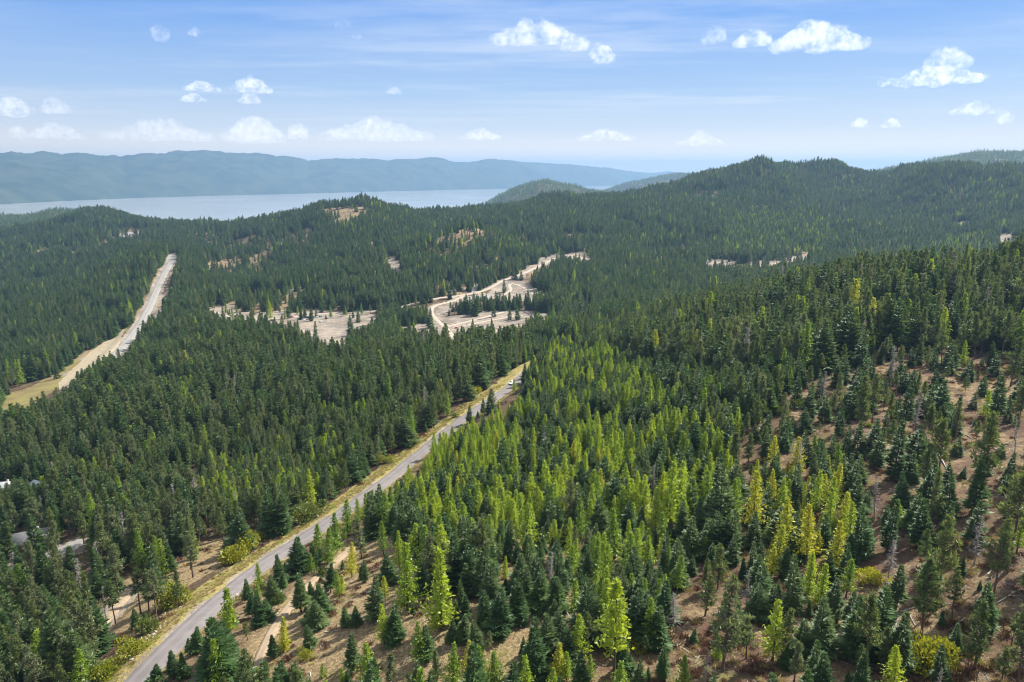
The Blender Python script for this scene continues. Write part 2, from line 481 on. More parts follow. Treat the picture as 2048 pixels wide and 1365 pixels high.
# ------------------------------------------------------------------ materials
def new_mat(name):
    m = bpy.data.materials.new(name)
    m.use_nodes = True
    t = NT(m.node_tree)
    t.n.clear()
    o = t.add('ShaderNodeOutputMaterial')
    return m, t, o


def plain(name, col, rough=0.7, var=0.25, scale=3.0, metal=0.0, bump=0.0):
    m, t, o = new_mat(name)
    p = t.add('ShaderNodeBsdfPrincipled')
    c = t.add('ShaderNodeTexCoord')
    n = t.noise(c.outputs['Object'], scale, 5)
    col2 = tuple(max(0, x * (1 - var)) for x in col)
    col3 = tuple(min(1, x * (1 + var)) for x in col)
    t.link(t.mix(t.ramp(n, 0.3, 0.7), col2, col3), p.inputs['Base Color'])
    p.inputs['Roughness'].default_value = rough
    p.inputs['Metallic'].default_value = metal
    if bump:
        b = t.add('ShaderNodeBump')
        b.inputs['Strength'].default_value = bump
        t.link(n, b.inputs['Height'])
        t.link(b.outputs[0], p.inputs['Normal'])
    t.link(p.outputs[0], o.inputs['Surface'])
    return m


def foliage(name, a, b, trans=0.35, spread=0.35, scale=1.6):
    """needles: two tones from tree to tree and from clump to clump, light passes through"""
    m, t, o = new_mat(name)
    oi = t.add('ShaderNodeObjectInfo')
    c = t.add('ShaderNodeTexCoord')
    n = t.noise(c.outputs['Object'], scale, 3)
    f = t.math('ADD', t.math('MULTIPLY', oi.outputs['Random'], 0.75), t.math('MULTIPLY', t.math('SUBTRACT', n, 0.5), 1.1), clamp=True)
    col = t.mix(f, a, b)
    df = t.add('ShaderNodeBsdfDiffuse')
    tr = t.add('ShaderNodeBsdfTranslucent')
    gl = t.add('ShaderNodeBsdfGlossy')
    gl.inputs['Roughness'].default_value = 0.5
    gl.inputs['Color'].default_value = (0.6, 0.65, 0.6, 1)
    t.link(col, df.inputs['Color'])
    t.link(t.mix(1.0, col, (1.5, 1.5, 0.8), 'MULTIPLY'), tr.inputs['Color'])
    mx = t.add('ShaderNodeMixShader')
    mx.inputs[0].default_value = trans * 0.85
    t.link(df.outputs[0], mx.inputs[1]); t.link(tr.outputs[0], mx.inputs[2])
    m2 = t.add('ShaderNodeMixShader')
    m2.inputs[0].default_value = 0.05
    t.link(mx.outputs[0], m2.inputs[1]); t.link(gl.outputs[0], m2.inputs[2])
    t.link(m2.outputs[0], o.inputs['Surface'])
    return m


M = {
    'larch_lime': foliage('larch_needles_lime', (0.225, 0.31, 0.027), (0.39, 0.44, 0.040), 0.57),
    'larch_green': foliage('larch_needles_green', (0.14, 0.225, 0.026), (0.25, 0.33, 0.03), 0.55),
    'larch_gold': foliage('larch_needles_gold', (0.34, 0.37, 0.03), (0.47, 0.42, 0.04), 0.48),
    'fir_dark': foliage('fir_needles_dark', (0.058, 0.116, 0.036), (0.112, 0.185, 0.052), 0.45),
    'fir_blue': foliage('fir_needles_bluish', (0.078, 0.132, 0.046), (0.145, 0.200, 0.066), 0.45),
    'pine_olive': foliage('pine_needles_olive', (0.095, 0.136, 0.044), (0.180, 0.210, 0.070), 0.45),
    'pine_grey': foliage('pine_needles_greyish', (0.118, 0.152, 0.070), (0.205, 0.230, 0.115), 0.45),
    'shrub_yellow': foliage('shrub_leaves_yellow', (0.20, 0.22, 0.015), (0.37, 0.34, 0.02), 0.45),
    'shrub_green': foliage('shrub_leaves_green', (0.07, 0.11, 0.02), (0.15, 0.17, 0.03), 0.4),
    'brush_red': foliage('brush_twigs_reddish', (0.10, 0.048, 0.030), (0.19, 0.10, 0.06), 0.15),
    'brush_tan': foliage('brush_stems_straw', (0.30, 0.22, 0.10), (0.42, 0.33, 0.17), 0.25),
    'bark': plain('conifer_bark', (0.085, 0.062, 0.048), 0.9, 0.35, 4),
    'pine_bark': plain('pine_bark', (0.13, 0.085, 0.06), 0.9, 0.35, 4),
    'dead_wood': plain('weathered_wood', (0.27, 0.235, 0.21), 0.9, 0.3, 4),
    'log': plain('bleached_log_wood', (0.46, 0.41, 0.35), 0.85, 0.3, 3),
    'rock': plain('grey_rock', (0.36, 0.33, 0.30), 0.9, 0.3, 1.2, bump=0.4),
    'rubber': plain('tyre_rubber', (0.02, 0.02, 0.02), 0.8, 0.1),
    'glass': plain('dark_car_glass', (0.02, 0.025, 0.03), 0.08, 0.1),
    'chrome': plain('bright_metal', (0.55, 0.55, 0.56), 0.25, 0.05, metal=1.0),
    'lamp_red': plain('tail_lamp_red', (0.35, 0.02, 0.02), 0.3, 0.1),
    'lamp_clear': plain('head_lamp_clear', (0.75, 0.75, 0.72), 0.15, 0.05),
    'white_paint': plain('white_car_paint', (0.80, 0.80, 0.79), 0.3, 0.04),
    'black_paint': plain('black_car_paint', (0.025, 0.026, 0.03), 0.3, 0.1),
    'grey_paint': plain('grey_car_paint', (0.30, 0.31, 0.33), 0.3, 0.06),
    'red_paint': plain('red_machine_paint', (0.40, 0.06, 0.04), 0.4, 0.1),
    'yellow_paint': plain('yellow_machine_paint', (0.55, 0.33, 0.03), 0.45, 0.1),
    'house_wood': plain('stained_board_walls', (0.17, 0.11, 0.075), 0.8, 0.25, 2),
    'house_pale': plain('pale_board_walls', (0.55, 0.51, 0.45), 0.8, 0.1, 2),
    'roof_grey': plain('grey_shingle_roof', (0.20, 0.19, 0.19), 0.85, 0.25, 2.5),
    'roof_metal': plain('pale_metal_roof', (0.42, 0.43, 0.43), 0.5, 0.08, 1),
    'roof_green': plain('pale_green_metal_roof', (0.42, 0.52, 0.47), 0.4, 0.08, 1),
    'roof_brown': plain('brown_shingle_roof', (0.22, 0.17, 0.14), 0.85, 0.25, 2.5),
}


def ground_material():
    m, t, o = new_mat('forest_floor')
    p = t.add('ShaderNodeBsdfPrincipled')
    p.inputs['Roughness'].default_value = 0.95
    p.inputs['Specular IOR Level'].default_value = 0.1
    geo = t.add('ShaderNodeNewGeometry')
    pos = geo.outputs['Position']

    def attr(nm):
        a = t.add('ShaderNodeAttribute', attribute_name=nm)
        return a.outputs['Fac']
    big = t.noise(pos, 0.045, 6, 0.6)
    mid = t.noise(pos, 0.22, 6, 0.65)
    fine = t.noise(pos, 1.3, 6, 0.7)
    speck = t.noise(pos, 3.6, 4, 0.75)
    straw = t.mix(t.ramp(fine, 0.35, 0.68), (0.165, 0.115, 0.06), (0.39, 0.29, 0.16))
    duff = t.mix(t.ramp(fine, 0.3, 0.7), (0.045, 0.032, 0.020), (0.13, 0.083, 0.05))
    brush = t.mix(t.ramp(mid, 0.3, 0.7), (0.05, 0.029, 0.02), (0.135, 0.08, 0.054))
    green = t.mix(t.ramp(fine, 0.3, 0.7), (0.11, 0.12, 0.028), (0.24, 0.22, 0.06))
    dirt = t.mix(t.ramp(mid, 0.25, 0.75), (0.24, 0.193, 0.148), (0.40, 0.335, 0.265))
    dirt = t.mix(t.ramp(big, 0.45, 0.6), dirt, t.mix(t.ramp(fine, 0.3, 0.7), (0.17, 0.145, 0.122), (0.28, 0.24, 0.20)))
    sand = t.mix(t.ramp(mid, 0.3, 0.7), (0.33, 0.27, 0.18), (0.43, 0.355, 0.245))
    rock = t.mix(t.ramp(fine, 0.4, 0.6), (0.16, 0.14, 0.13), (0.45, 0.41, 0.38))
    openm = attr('open')
    fo = t.math('ADD', openm, t.math('MULTIPLY', t.math('SUBTRACT', mid, 0.5), 1.2))
    col = t.mix(t.ramp(fo, 0.3, 0.7), duff, straw)
    fb = t.math('ADD', attr('brush'), t.math('MULTIPLY', t.math('SUBTRACT', mid, 0.5), 1.5))
    col = t.mix(t.ramp(fb, 0.35, 0.8), col, brush)
    fg = t.math('ADD', t.math('MULTIPLY', attr('verge'), 0.75), t.math('MULTIPLY', t.math('SUBTRACT', big, 0.52), 2.2))
    col = t.mix(t.ramp(fg, 0.15, 0.6), col, t.mix(t.ramp(big, 0.4, 0.6), straw, green))
    gold = t.mix(t.ramp(fine, 0.3, 0.7), (0.20, 0.165, 0.05), (0.40, 0.31, 0.13))
    gold = t.mix(t.ramp(mid, 0.45, 0.65), gold, (0.19, 0.20, 0.05))
    col = t.mix(t.ramp(attr('verge'), 0.35, 0.85), col, gold)
    ragged = t.noise(pos, 0.07, 5, 0.65)
    fd = t.math('ADD', attr('bare'), t.math('MULTIPLY', t.math('SUBTRACT', ragged, 0.5), 1.9))
    dirt = t.mix(t.math('MULTIPLY', t.ramp(t.noise(pos, 0.028, 5, 0.7), 0.48, 0.6), 0.6), dirt, (0.13, 0.10, 0.078))
    col = t.mix(t.ramp(fd, 0.4, 0.6), col, dirt)
    col = t.mix(t.ramp(attr('sand'), 0.3, 0.7), col, sand)
    col = t.mix(t.ramp(t.math('ADD', attr('rock'), t.math('SUBTRACT', mid, 0.5)), 0.35, 0.6), col, rock)
    col = t.mix(t.math('MULTIPLY', t.ramp(speck, 0.53, 0.68), t.math('SUBTRACT', 0.65, t.math('MULTIPLY', attr('verge'), 0.45))), col, (0.045, 0.033, 0.023))
    litter = t.noise(pos, 5.2, 3, 0.8)
    col = t.mix(t.math('MULTIPLY', t.ramp(litter, 0.57, 0.70), t.math('SUBTRACT', 0.55, t.math('MULTIPLY', attr('bare'), 0.45), clamp=True)), col, (0.36, 0.28, 0.20))
    t.link(col, p.inputs['Base Color'])
    b = t.add('ShaderNodeBump')
    b.inputs['Strength'].default_value = 0.9
    b.inputs['Distance'].default_value = 0.6
    t.link(t.math('ADD', fine, t.math('MULTIPLY', speck, 0.5)), b.inputs['Height'])
    t.link(b.outputs[0], p.inputs['Normal'])
    t.link(p.outputs[0], o.inputs['Surface'])
    return m


def road_material(name, a, b, streaks=True, scale=0.25):
    m, t, o = new_mat(name)
    p = t.add('ShaderNodeBsdfPrincipled')
    p.inputs['Roughness'].default_value = 0.9
    geo = t.add('ShaderNodeNewGeometry')
    n1 = t.noise(geo.outputs['Position'], scale, 5, 0.6)
    n2 = t.noise(geo.outputs['Position'], 5.0, 4, 0.7)
    col = t.mix(t.ramp(n1, 0.3, 0.7), a, b)
    col = t.mix(t.math('MULTIPLY', t.ramp(n2, 0.4, 0.75), 0.3), col, tuple(x * 0.7 for x in a))
    if streaks:
        at = t.add('ShaderNodeAttribute', attribute_name='across')      # -1..1 from edge to edge: paler wheel tracks
        w = t.math('ABSOLUTE', t.math('SUBTRACT', t.math('ABSOLUTE', at.outputs['Fac']), 0.5))
        trk = t.math('SUBTRACT', 1.0, t.ramp(w, 0.05, 0.28))
        col = t.mix(t.math('MULTIPLY', trk, 0.3), col, tuple(min(1, x * 1.25) for x in b))
    t.link(col, p.inputs['Base Color'])
    bm = t.add('ShaderNodeBump')
    bm.inputs['Strength'].default_value = 0.3
    bm.inputs['Distance'].default_value = 0.1
    t.link(n2, bm.inputs['Height'])
    t.link(bm.outputs[0], p.inputs['Normal'])
    t.link(p.outputs[0], o.inputs['Surface'])
    return m


# ------------------------------------------------------------------ mesh helpers
def mesh_np(name, V, Fq, mats, mat_idx=None, smooth=False):
    """a mesh from arrays: V (n,3), Fq (m,4) quads (or (m,3))"""
    me = bpy.data.meshes.new(name)
    V = np.asarray(V, np.float32); Fq = np.asarray(Fq, np.int32)
    k = Fq.shape[1]
    me.vertices.add(len(V)); me.vertices.foreach_set('co', V.ravel())
    me.loops.add(Fq.size); me.loops.foreach_set('vertex_index', Fq.ravel())
    me.polygons.add(len(Fq))
    me.polygons.foreach_set('loop_start', np.arange(0, Fq.size, k, dtype=np.int32))
    me.polygons.foreach_set('loop_total', np.full(len(Fq), k, np.int32))
    for m in mats:
        me.materials.append(m)
    if mat_idx is not None:
        me.polygons.foreach_set('material_index', np.asarray(mat_idx, np.int32))
    if smooth:
        me.polygons.foreach_set('use_smooth', np.ones(len(Fq), bool))
    me.update(calc_edges=True)
    me.validate()
    return me


def obj(name, me, parent=None, **props):
    o = bpy.data.objects.new(name, me)
    COL.objects.link(o)
    if parent is not None:
        o.parent = parent
    for k, v in props.items():
        o[k] = v
    return o


class Tri:
    """collects tubes, boxes and quads into one mesh (all faces quads)"""
    def __init__(s):
        s.v, s.f, s.m, s.n = [], [], [], 0

    def quads(s, V, F, mi=0):
        V = np.asarray(V, float); F = np.asarray(F, int)
        s.v.append(V); s.f.append(F + s.n); s.m.append(np.full(len(F), mi)); s.n += len(V)

    def tube(s, P, R, sides=6, mi=0):
        P = np.asarray(P, float); R = np.asarray(R, float)
        T = np.gradient(P, axis=0)
        T /= np.linalg.norm(T, axis=1)[:, None] + 1e-9
        ref = np.array([0.0, 0, 1]) if abs(T[0][2]) < 0.9 else np.array([1.0, 0, 0])
        A = np.cross(T, ref); A /= np.linalg.norm(A, axis=1)[:, None] + 1e-9
        B = np.cross(T, A)
        th = np.linspace(0, 2 * np.pi, sides, endpoint=False)
        ring = P[:, None, :] + R[:, None, None] * (np.cos(th)[None, :, None] * A[:, None, :] + np.sin(th)[None, :, None] * B[:, None, :])
        V = ring.reshape(-1, 3)
        n = len(P)
        F = []
        for i in range(n - 1):
            for k in range(sides):
                k2 = (k + 1) % sides
                F.append((i * sides + k, i * sides + k2, (i + 1) * sides + k2, (i + 1) * sides + k))
        s.quads(V, F, mi)
        for e, rev in ((0, False), (n - 1, True)):             # flat end caps as fans of quads
            c = len(V)
            ring_e = ring[e]
            VV = np.concatenate([ring_e, P[e][None]])
            FF = [(sides, (k + 2) % sides, (k + 1) % sides, k) for k in range(0, sides - 1, 2)]
            s.quads(VV, [f[::-1] for f in FF] if rev else FF, mi)

    def box(s, x0, x1, y0, y1, z0, z1, mi=0, taper=None):
        V = np.array([(x0, y0, z0), (x1, y0, z0), (x1, y1, z0), (x0, y1, z0), (x0, y0, z1), (x1, y0, z1), (x1, y1, z1), (x0, y1, z1)], float)
        if taper:
            cx_, cy_ = (x0 + x1) / 2, (y0 + y1) / 2
            V[4:, 0] = cx_ + (V[4:, 0] - cx_) * taper[0]; V[4:, 1] = cy_ + (V[4:, 1] - cy_) * taper[1]
        s.quads(V, [(0, 3, 2, 1), (4, 5, 6, 7), (0, 1, 5, 4), (1, 2, 6, 5), (2, 3, 7, 6), (3, 0, 4, 7)], mi)

    def mesh(s, name, mats, smooth=False):
        return mesh_np(name, np.concatenate(s.v), np.concatenate(s.f), mats, np.concatenate(s.m), smooth)


def sprays(P, D, U, L, Wd):
    """needle sprays: one diamond per row. P base, D direction, U approximate up"""
    D = D / (np.linalg.norm(D, axis=1)[:, None] + 1e-9)
    Sd = np.cross(D, U); Sd /= np.linalg.norm(Sd, axis=1)[:, None] + 1e-9
    L = L[:, None]; Wd = Wd[:, None]
    a = P; b = P + D * L * 0.45 + Sd * Wd * 0.5; c = P + D * L; d = P + D * L * 0.45 - Sd * Wd * 0.5
    V = np.stack([a, b, c, d], 1).reshape(-1, 3)
    F = np.arange(len(V)).reshape(-1, 4)
    return V, F


def trunk_mesh(name, rng, top, r0, mat, limbs=(), bend=0.12):
    t = Tri()
    zs = np.linspace(-0.35, top, 7)
    off = np.cumsum(rng.normal(0, bend / 3, (7, 2)), axis=0); off -= off[0]
    P = np.stack([off[:, 0] * 0.4, off[:, 1] * 0.4, zs], -1)
    R = r0 * (1 - np.clip(zs / (top * 1.03), 0, 1) ** 0.9) + 0.012
    R[0] *= 1.35
    t.tube(P, R, 7)
    for (p, d, L, r) in limbs:
        q = np.array([p, p + d * L * 0.5 + np.array([0, 0, 0.02 * L]), p + d * L])
        t.tube(q, [r, r * 0.7, r * 0.25], 4)
    return t.mesh(name, [mat], True)


def lopside(rng, amp=0.22):
    """no crown is round: some sides and some storeys reach further"""
    a0, a1, p0, p1 = rng.uniform(0, 6.28, 4)
    return lambda az, f: 1 + amp * math.cos(az - a0) + 0.6 * amp * math.cos(2 * az - a1 + 5 * f) + 0.5 * amp * math.sin(19 * f + p0) + 0.35 * amp * math.sin(37 * f + p1)


def fir_crown(rng, h=10.0, lod=0, slim=1.0, base=0.05):
    Rm = 0.225 * h * slim
    P, D, U, L, Wd = [], [], [], [], []
    lob = lopside(rng)
    nw = (31, 13)[lod]
    for i in range(nw):
        f = base + (0.985 - base) * (i + rng.uniform(-0.3, 0.3)) / (nw - 1)
        f = min(max(f, base), 0.985)
        prof = (1 - f) ** 0.94 * (0.6 + 0.4 * min(1, (f - base + 0.03) / 0.10))
        nb = max(4, int(round((8.5 if lod == 0 else 5) * (0.55 + 0.45 * (1 - f)))))
        az0 = rng.uniform(0, 6.28)
        for k in range(nb):
            az = az0 + k * 6.283 / nb + rng.normal(0, 0.22)
            ln = Rm * prof * rng.uniform(0.6, 1.28) * lob(az, f) + 0.02 * h
            el = math.radians(-8 + 48 * f + rng.normal(0, 9))
            d = np.array([math.cos(az) * math.cos(el), math.sin(az) * math.cos(el), math.sin(el)])
            b0 = np.array([0, 0, f * h])
            side = np.array([-math.sin(az), math.cos(az), 0.0])
            up = np.cross(d, side) * -1
            ns = (5, 2)[lod]
            for s in range(ns):
                t = 0.30 + 0.55 * s / max(1, ns - 1) if ns > 1 else 0.5
                for sg in (-1, 1):
                    dd = d * 0.75 + side * sg * rng.uniform(0.45, 0.95) + np.array([0, 0, rng.uniform(-0.12, 0.22)])
                    P.append(b0 + d * ln * t); D.append(dd)
                    U.append(up + rng.normal(0, 0.35, 3))
                    l = ln * (0.62 - 0.36 * t) * rng.uniform(0.8, 1.3) + 0.035 * h * (1 + 0.4 * lod)
                    L.append(l); Wd.append(l * (0.24 if lod == 0 else 0.5))
            P.append(b0 + d * ln * 0.45); D.append(d + rng.normal(0, 0.08, 3)); U.append(up + rng.normal(0, 0.3, 3))
            L.append(ln * 0.66); Wd.append(ln * (0.2 if lod == 0 else 0.32) + 0.012 * h)
    for k in range(5):                           # leader
        P.append(np.array([0, 0, h * 0.955])); az = k * 1.257
        D.append(np.array([math.cos(az) * 0.22, math.sin(az) * 0.22, 1])); U.append(np.array([math.sin(az), -math.cos(az), 0.2]))
        L.append(0.06 * h); Wd.append(0.018 * h)
    return sprays(np.array(P), np.array(D), np.array(U), np.array(L), np.array(Wd))


def larch_crown(rng, h=10.0, lod=0, base=0.10, slim=1.0, patchy=0.0):
    Rm = 0.225 * h * slim
    P, D, U, L, Wd = [], [], [], [], []
    lob = lopside(rng)
    nw = (46, 17)[lod]
    for i in range(nw):
        f = base + (0.985 - base) * (i + rng.uniform(-0.5, 0.5)) / (nw - 1)
        f = min(max(f, base), 0.985)
        if patchy and rng.random() < patchy * (1 - f):
            continue
        prof = (1 - f) ** 0.95 * (0.55 + 0.45 * min(1, (f - base + 0.04) / 0.16))
        nb = max(3, int(round((5.0 if lod == 0 else 3.6) * (0.6 + 0.4 * (1 - f)))))
        az0 = rng.uniform(0, 6.28)
        for k in range(nb):
            az = az0 + k * 6.283 / nb + rng.normal(0, 0.4)
            ln = Rm * prof * rng.uniform(0.55, 1.3) * lob(az, f) + 0.014 * h
            el = math.radians(rng.normal(2 + 28 * f, 10))
            d = np.array([math.cos(az) * math.cos(el), math.sin(az) * math.cos(el), math.sin(el)])
            side = np.array([-math.sin(az), math.cos(az), 0.0])
            b0 = np.array([0, 0, f * h])
            ns = (8, 3)[lod]
            for s in range(ns):
                t = (s + rng.uniform(0.2, 0.9)) / ns
                q = b0 + d * ln * t + rng.normal(0, 0.006 * h, 3) + np.array([0, 0, -0.02 * h * t * t])
                dd = d * rng.uniform(0.1, 0.9) + side * rng.normal(0, 0.7) + np.array([0, 0, rng.uniform(-0.55, 0.75)])
                P.append(q); D.append(dd); U.append(rng.normal(0, 1, 3))
                l = (0.040 if lod == 0 else 0.08) * h * rng.uniform(0.75, 1.4) * (0.75 + 0.5 * (1 - f))
                L.append(l); Wd.append(l * 0.5)
    return sprays(np.array(P), np.array(D), np.array(U), np.array(L), np.array(Wd))


def pine_crown(rng, h=10.0, lod=0, base=0.36, R=0.17, ragged=0.25, limbs=None):
    P, D, U, L, Wd = [], [], [], [], []
    lob = lopside(rng, 0.3)
    nbr = (64, 26)[lod]
    for i in range(nbr):
        u = (i + rng.uniform(0, 1)) / nbr
        f = base + (0.97 - base) * u
        if rng.random() < ragged * 0.4:
            continue
        prof = (0.5 + 0.5 * min(1, (u + 0.06) / 0.22)) * (1.02 - u) ** 0.66
        az = i * 2.4 + rng.normal(0, 0.5)
        ln = R * h * prof * rng.uniform(0.6, 1.3) * lob(az, f)
        el = math.radians(rng.normal(6 + 42 * u, 12))
        d = np.array([math.cos(az) * math.cos(el), math.sin(az) * math.cos(el), math.sin(el)])
        b0 = np.array([0, 0, f * h])
        if limbs is not None and ln > 0.08 * h:
            limbs.append((b0, d, ln * 0.85, 0.010 * h))
        nt_ = (4, 2)[lod]
        for s in range(nt_):
            t = 0.35 + 0.65 * (s + rng.uniform(0.2, 0.9)) / nt_
            q = b0 + d * ln * t + rng.normal(0, 0.014 * h, 3)
            nn = (10, 4)[lod]
            for k in range(nn):
                dd = rng.normal(0, 1, 3) + d * 0.5 + np.array([0, 0, 0.55])
                P.append(q); D.append(dd); U.append(rng.normal(0, 1, 3))
                l = (0.05 if lod == 0 else 0.09) * h * rng.uniform(0.7, 1.3) * (1.1 - 0.4 * u)
                L.append(l); Wd.append(l * (0.26 if lod == 0 else 0.55))
    for k in range(8):
        P.append(np.array([0, 0, h * 0.95])); D.append(np.array([rng.normal(0, .5), rng.normal(0, .5), 1.0])); U.append(rng.normal(0, 1, 3))
        L.append(0.06 * h); Wd.append(0.03 * h)
    return sprays(np.array(P), np.array(D), np.array(U), np.array(L), np.array(Wd))


def dead_limbs(rng, h=10.0, n=60):
    out_ = []
    for i in range(n):
        f = 0.22 + 0.76 * i / n
        az = i * 2.4 + rng.normal(0, 0.6)
        el = math.radians(rng.normal(-4 + 25 * f, 16))
        d = np.array([math.cos(az) * math.cos(el), math.sin(az) * math.cos(el), math.sin(el)])
        out_.append((np.array([0, 0, f * h]), d, 0.17 * h * (1 - f * 0.75) * rng.uniform(0.3, 1.2), 0.0065 * h))
    return out_


def shrub_crown(rng, n=1500, flat=0.75, lump=5):
    """leafy bush about 1 m in radius"""
    C = rng.normal(0, 0.33, (lump, 3)); C[:, 2] = np.abs(C[:, 2]) * 0.6 + 0.45
    R = rng.uniform(0.38, 0.62, lump)
    w = rng.integers(0, lump, n)
    v = rng.normal(0, 1, (n, 3)); v /= np.linalg.norm(v, axis=1)[:, None]
    rr = R[w] * rng.uniform(0.35, 1.0, n) ** 0.5
    P = C[w] + v * rr[:, None]
    P[:, 2] = np.maximum(P[:, 2] * flat, 0.02 + rng.uniform(0, 0.1, n))
    D = v + rng.normal(0, 0.6, (n, 3)) + np.array([0, 0, 0.35])
    L = rng.uniform(0.09, 0.17, n)
    return sprays(P, D, rng.normal(0, 1, (n, 3)), L, L * 0.6)


def twig_brush(rng, n=120):
    """a low clump of bare stems and seed heads, about 1 m high"""
    az = rng.uniform(0, 6.28, n); r = rng.uniform(0, 0.55, n) ** 0.8
    P = np.stack([np.cos(az) * r, np.sin(az) * r, np.zeros(n)], -1)
    D = np.stack([np.cos(az) * 0.6 * r + rng.normal(0, 0.3, n), np.sin(az) * 0.6 * r + rng.normal(0, 0.3, n), np.full(n, 0.9)], -1)
    L = rng.uniform(0.35, 1.0, n)
    return sprays(P, D, rng.normal(0, 1, (n, 3)), L, L * 0.13)


# prototypes --------------------------------------------------------------------------------------
HP = 10.0                                       # every prototype tree is ten metres high
PROTO = {'larch': [], 'fir': [], 'pine': [], 'dead': [], 'shrub': []}    # (trunk mesh, crown mesh, style)
FAR = {'larch': [], 'fir': [], 'pine': []}


def add_proto(kind, trunk, VF, mats, style):
    for st, mt in mats:
        cm = mesh_np(f'{kind}_crown', VF[0], VF[1], [M[mt]])
        PROTO[kind].append((trunk, cm, st))


rng = np.random.default_rng(11)
for k in range(6):
    tr = trunk_mesh('larch_trunk', rng, 9.75, 0.15, M['bark'], bend=0.15)
    VF = larch_crown(rng, base=(0.07, 0.16, 0.10, 0.22, 0.05, 0.14)[k], slim=(1.0, 1.05, 0.8, 1.15, 0.9, 1.2)[k], patchy=(0, 0.1, 0, 0.25, 0.1, 0.2)[k])
    add_proto('larch', tr, VF, [('lime', 'larch_lime'), ('green', 'larch_green'), ('gold', 'larch_gold')], None)
# a bare-stemmed old larch with tufts
tr = trunk_mesh('larch_trunk', rng, 9.75, 0.12, M['bark'], bend=0.25)
VF = larch_crown(rng, base=0.36, slim=0.95, patchy=0.55)
add_proto('larch', tr, VF, [('spar', 'larch_lime')], None)
for k in range(8):
    tr = trunk_mesh('fir_trunk', rng, 9.7, 0.16, M['bark'])
    VF = fir_crown(rng, slim=(1.0, 1.12, 0.78, 0.92, 1.3, 0.85, 1.05, 0.7)[k], base=(0.04, 0.04, 0.05, 0.14, 0.03, 0.2, 0.08, 0.1)[k])
    add_proto('fir', tr, VF, [('dark', 'fir_dark'), ('blue', 'fir_blue')], None)
for k in range(8):
    lim = []
    VF = pine_crown(rng, base=(0.34, 0.22, 0.45, 0.28, 0.5, 0.3, 0.18, 0.4)[k], R=(0.17, 0.2, 0.16, 0.14, 0.19, 0.12, 0.16, 0.2)[k], ragged=(0.2, 0.3, 0.5, 0.25, 0.6, 0.5, 0.4, 0.7)[k], limbs=lim)
    tr = trunk_mesh('pine_trunk', rng, 9.6, 0.16, M['pine_bark'], lim, bend=0.3)
    add_proto('pine', tr, VF, [('olive', 'pine_olive'), ('grey', 'pine_grey')], None)
for k in range(3):
    tr = trunk_mesh('dead_trunk', rng, 9.8, 0.13, M['dead_wood'], [], bend=0.4)
    t = Tri()
    for (p, d, L, r) in dead_limbs(rng, n=(80, 110, 45)[k]):
        t.tube(np.array([p, p + d * L * 0.55, p + d * L + np.array([0, 0, 0.05 * L])]), [r, r * 0.7, r * 0.3], 3)
        for q in range(3):
            a = p + d * L * rng.uniform(0.3, 0.9)
            e = d + rng.normal(0, 0.6, 3)
            t.tube(np.array([a, a + e * L * 0.22, a + e * L * 0.42]), [r * 0.5, r * 0.4, r * 0.2], 3)
    PROTO['dead'].append((tr, t.mesh('dead_branches', [M['dead_wood']]), 'snag'))
for k in range(3):
    t = Tri()
    for q in range(7):
        az = q * 0.9
        t.tube(np.array([(0, 0, -0.1), (math.cos(az) * 0.18, math.sin(az) * 0.18, 0.35), (math.cos(az) * 0.4, math.sin(az) * 0.4, 0.7)]), [0.035, 0.025, 0.01], 4)
    tr = t.mesh('shrub_stems', [M['bark']])
    VF = shrub_crown(rng, lump=(5, 7, 9)[k])
    for st, mt in (('yellow', 'shrub_yellow'), ('green', 'shrub_green')):
        PROTO['shrub'].append((tr, mesh_np('shrub_leaves', VF[0], VF[1], [M[mt]]), st))


def far_mesh(name, VF, mat, top, r0, bark, z0=-0.3):
    t = Tri()
    t.tube(np.array([(0, 0, z0), (0, 0, top * 0.5), (0, 0, top)]), [r0, r0 * 0.7, 0.03], 5)
    V = np.concatenate(t.v); F = np.concatenate(t.f)
    V2 = np.concatenate([VF[0], V]); F2 = np.concatenate([VF[1], F + len(VF[0])])
    mi = np.concatenate([np.zeros(len(VF[1])), np.ones(len(F))])
    return mesh_np(name, V2, F2, [mat, bark], mi)


for lod in (0, 1):                               # first the detailed ones, then the light ones
    for k in range(3):
        VF = larch_crown(rng, lod=lod, base=0.1, slim=(1.0, 0.85, 1.1)[k])
        for st in ('lime', 'green', 'gold'):
            FAR['larch'].append((lod, st, far_mesh('larch', VF, M['larch_' + st], 9.6, 0.13, M['bark'])))
        VF = fir_crown(rng, lod=lod, slim=(1.0, 0.8, 1.15)[k])
        for st in ('dark', 'blue'):
            FAR['fir'].append((lod, st, far_mesh('fir', VF, M['fir_' + st], 9.6, 0.14, M['bark'])))
        VF = pine_crown(rng, lod=lod, base=(0.34, 0.25, 0.45)[k], R=(0.17, 0.2, 0.16)[k])
        for st in ('olive', 'grey'):
            FAR['pine'].append((lod, st, far_mesh('pine', VF, M['pine_' + st], 9.6, 0.15, M['pine_bark'])))

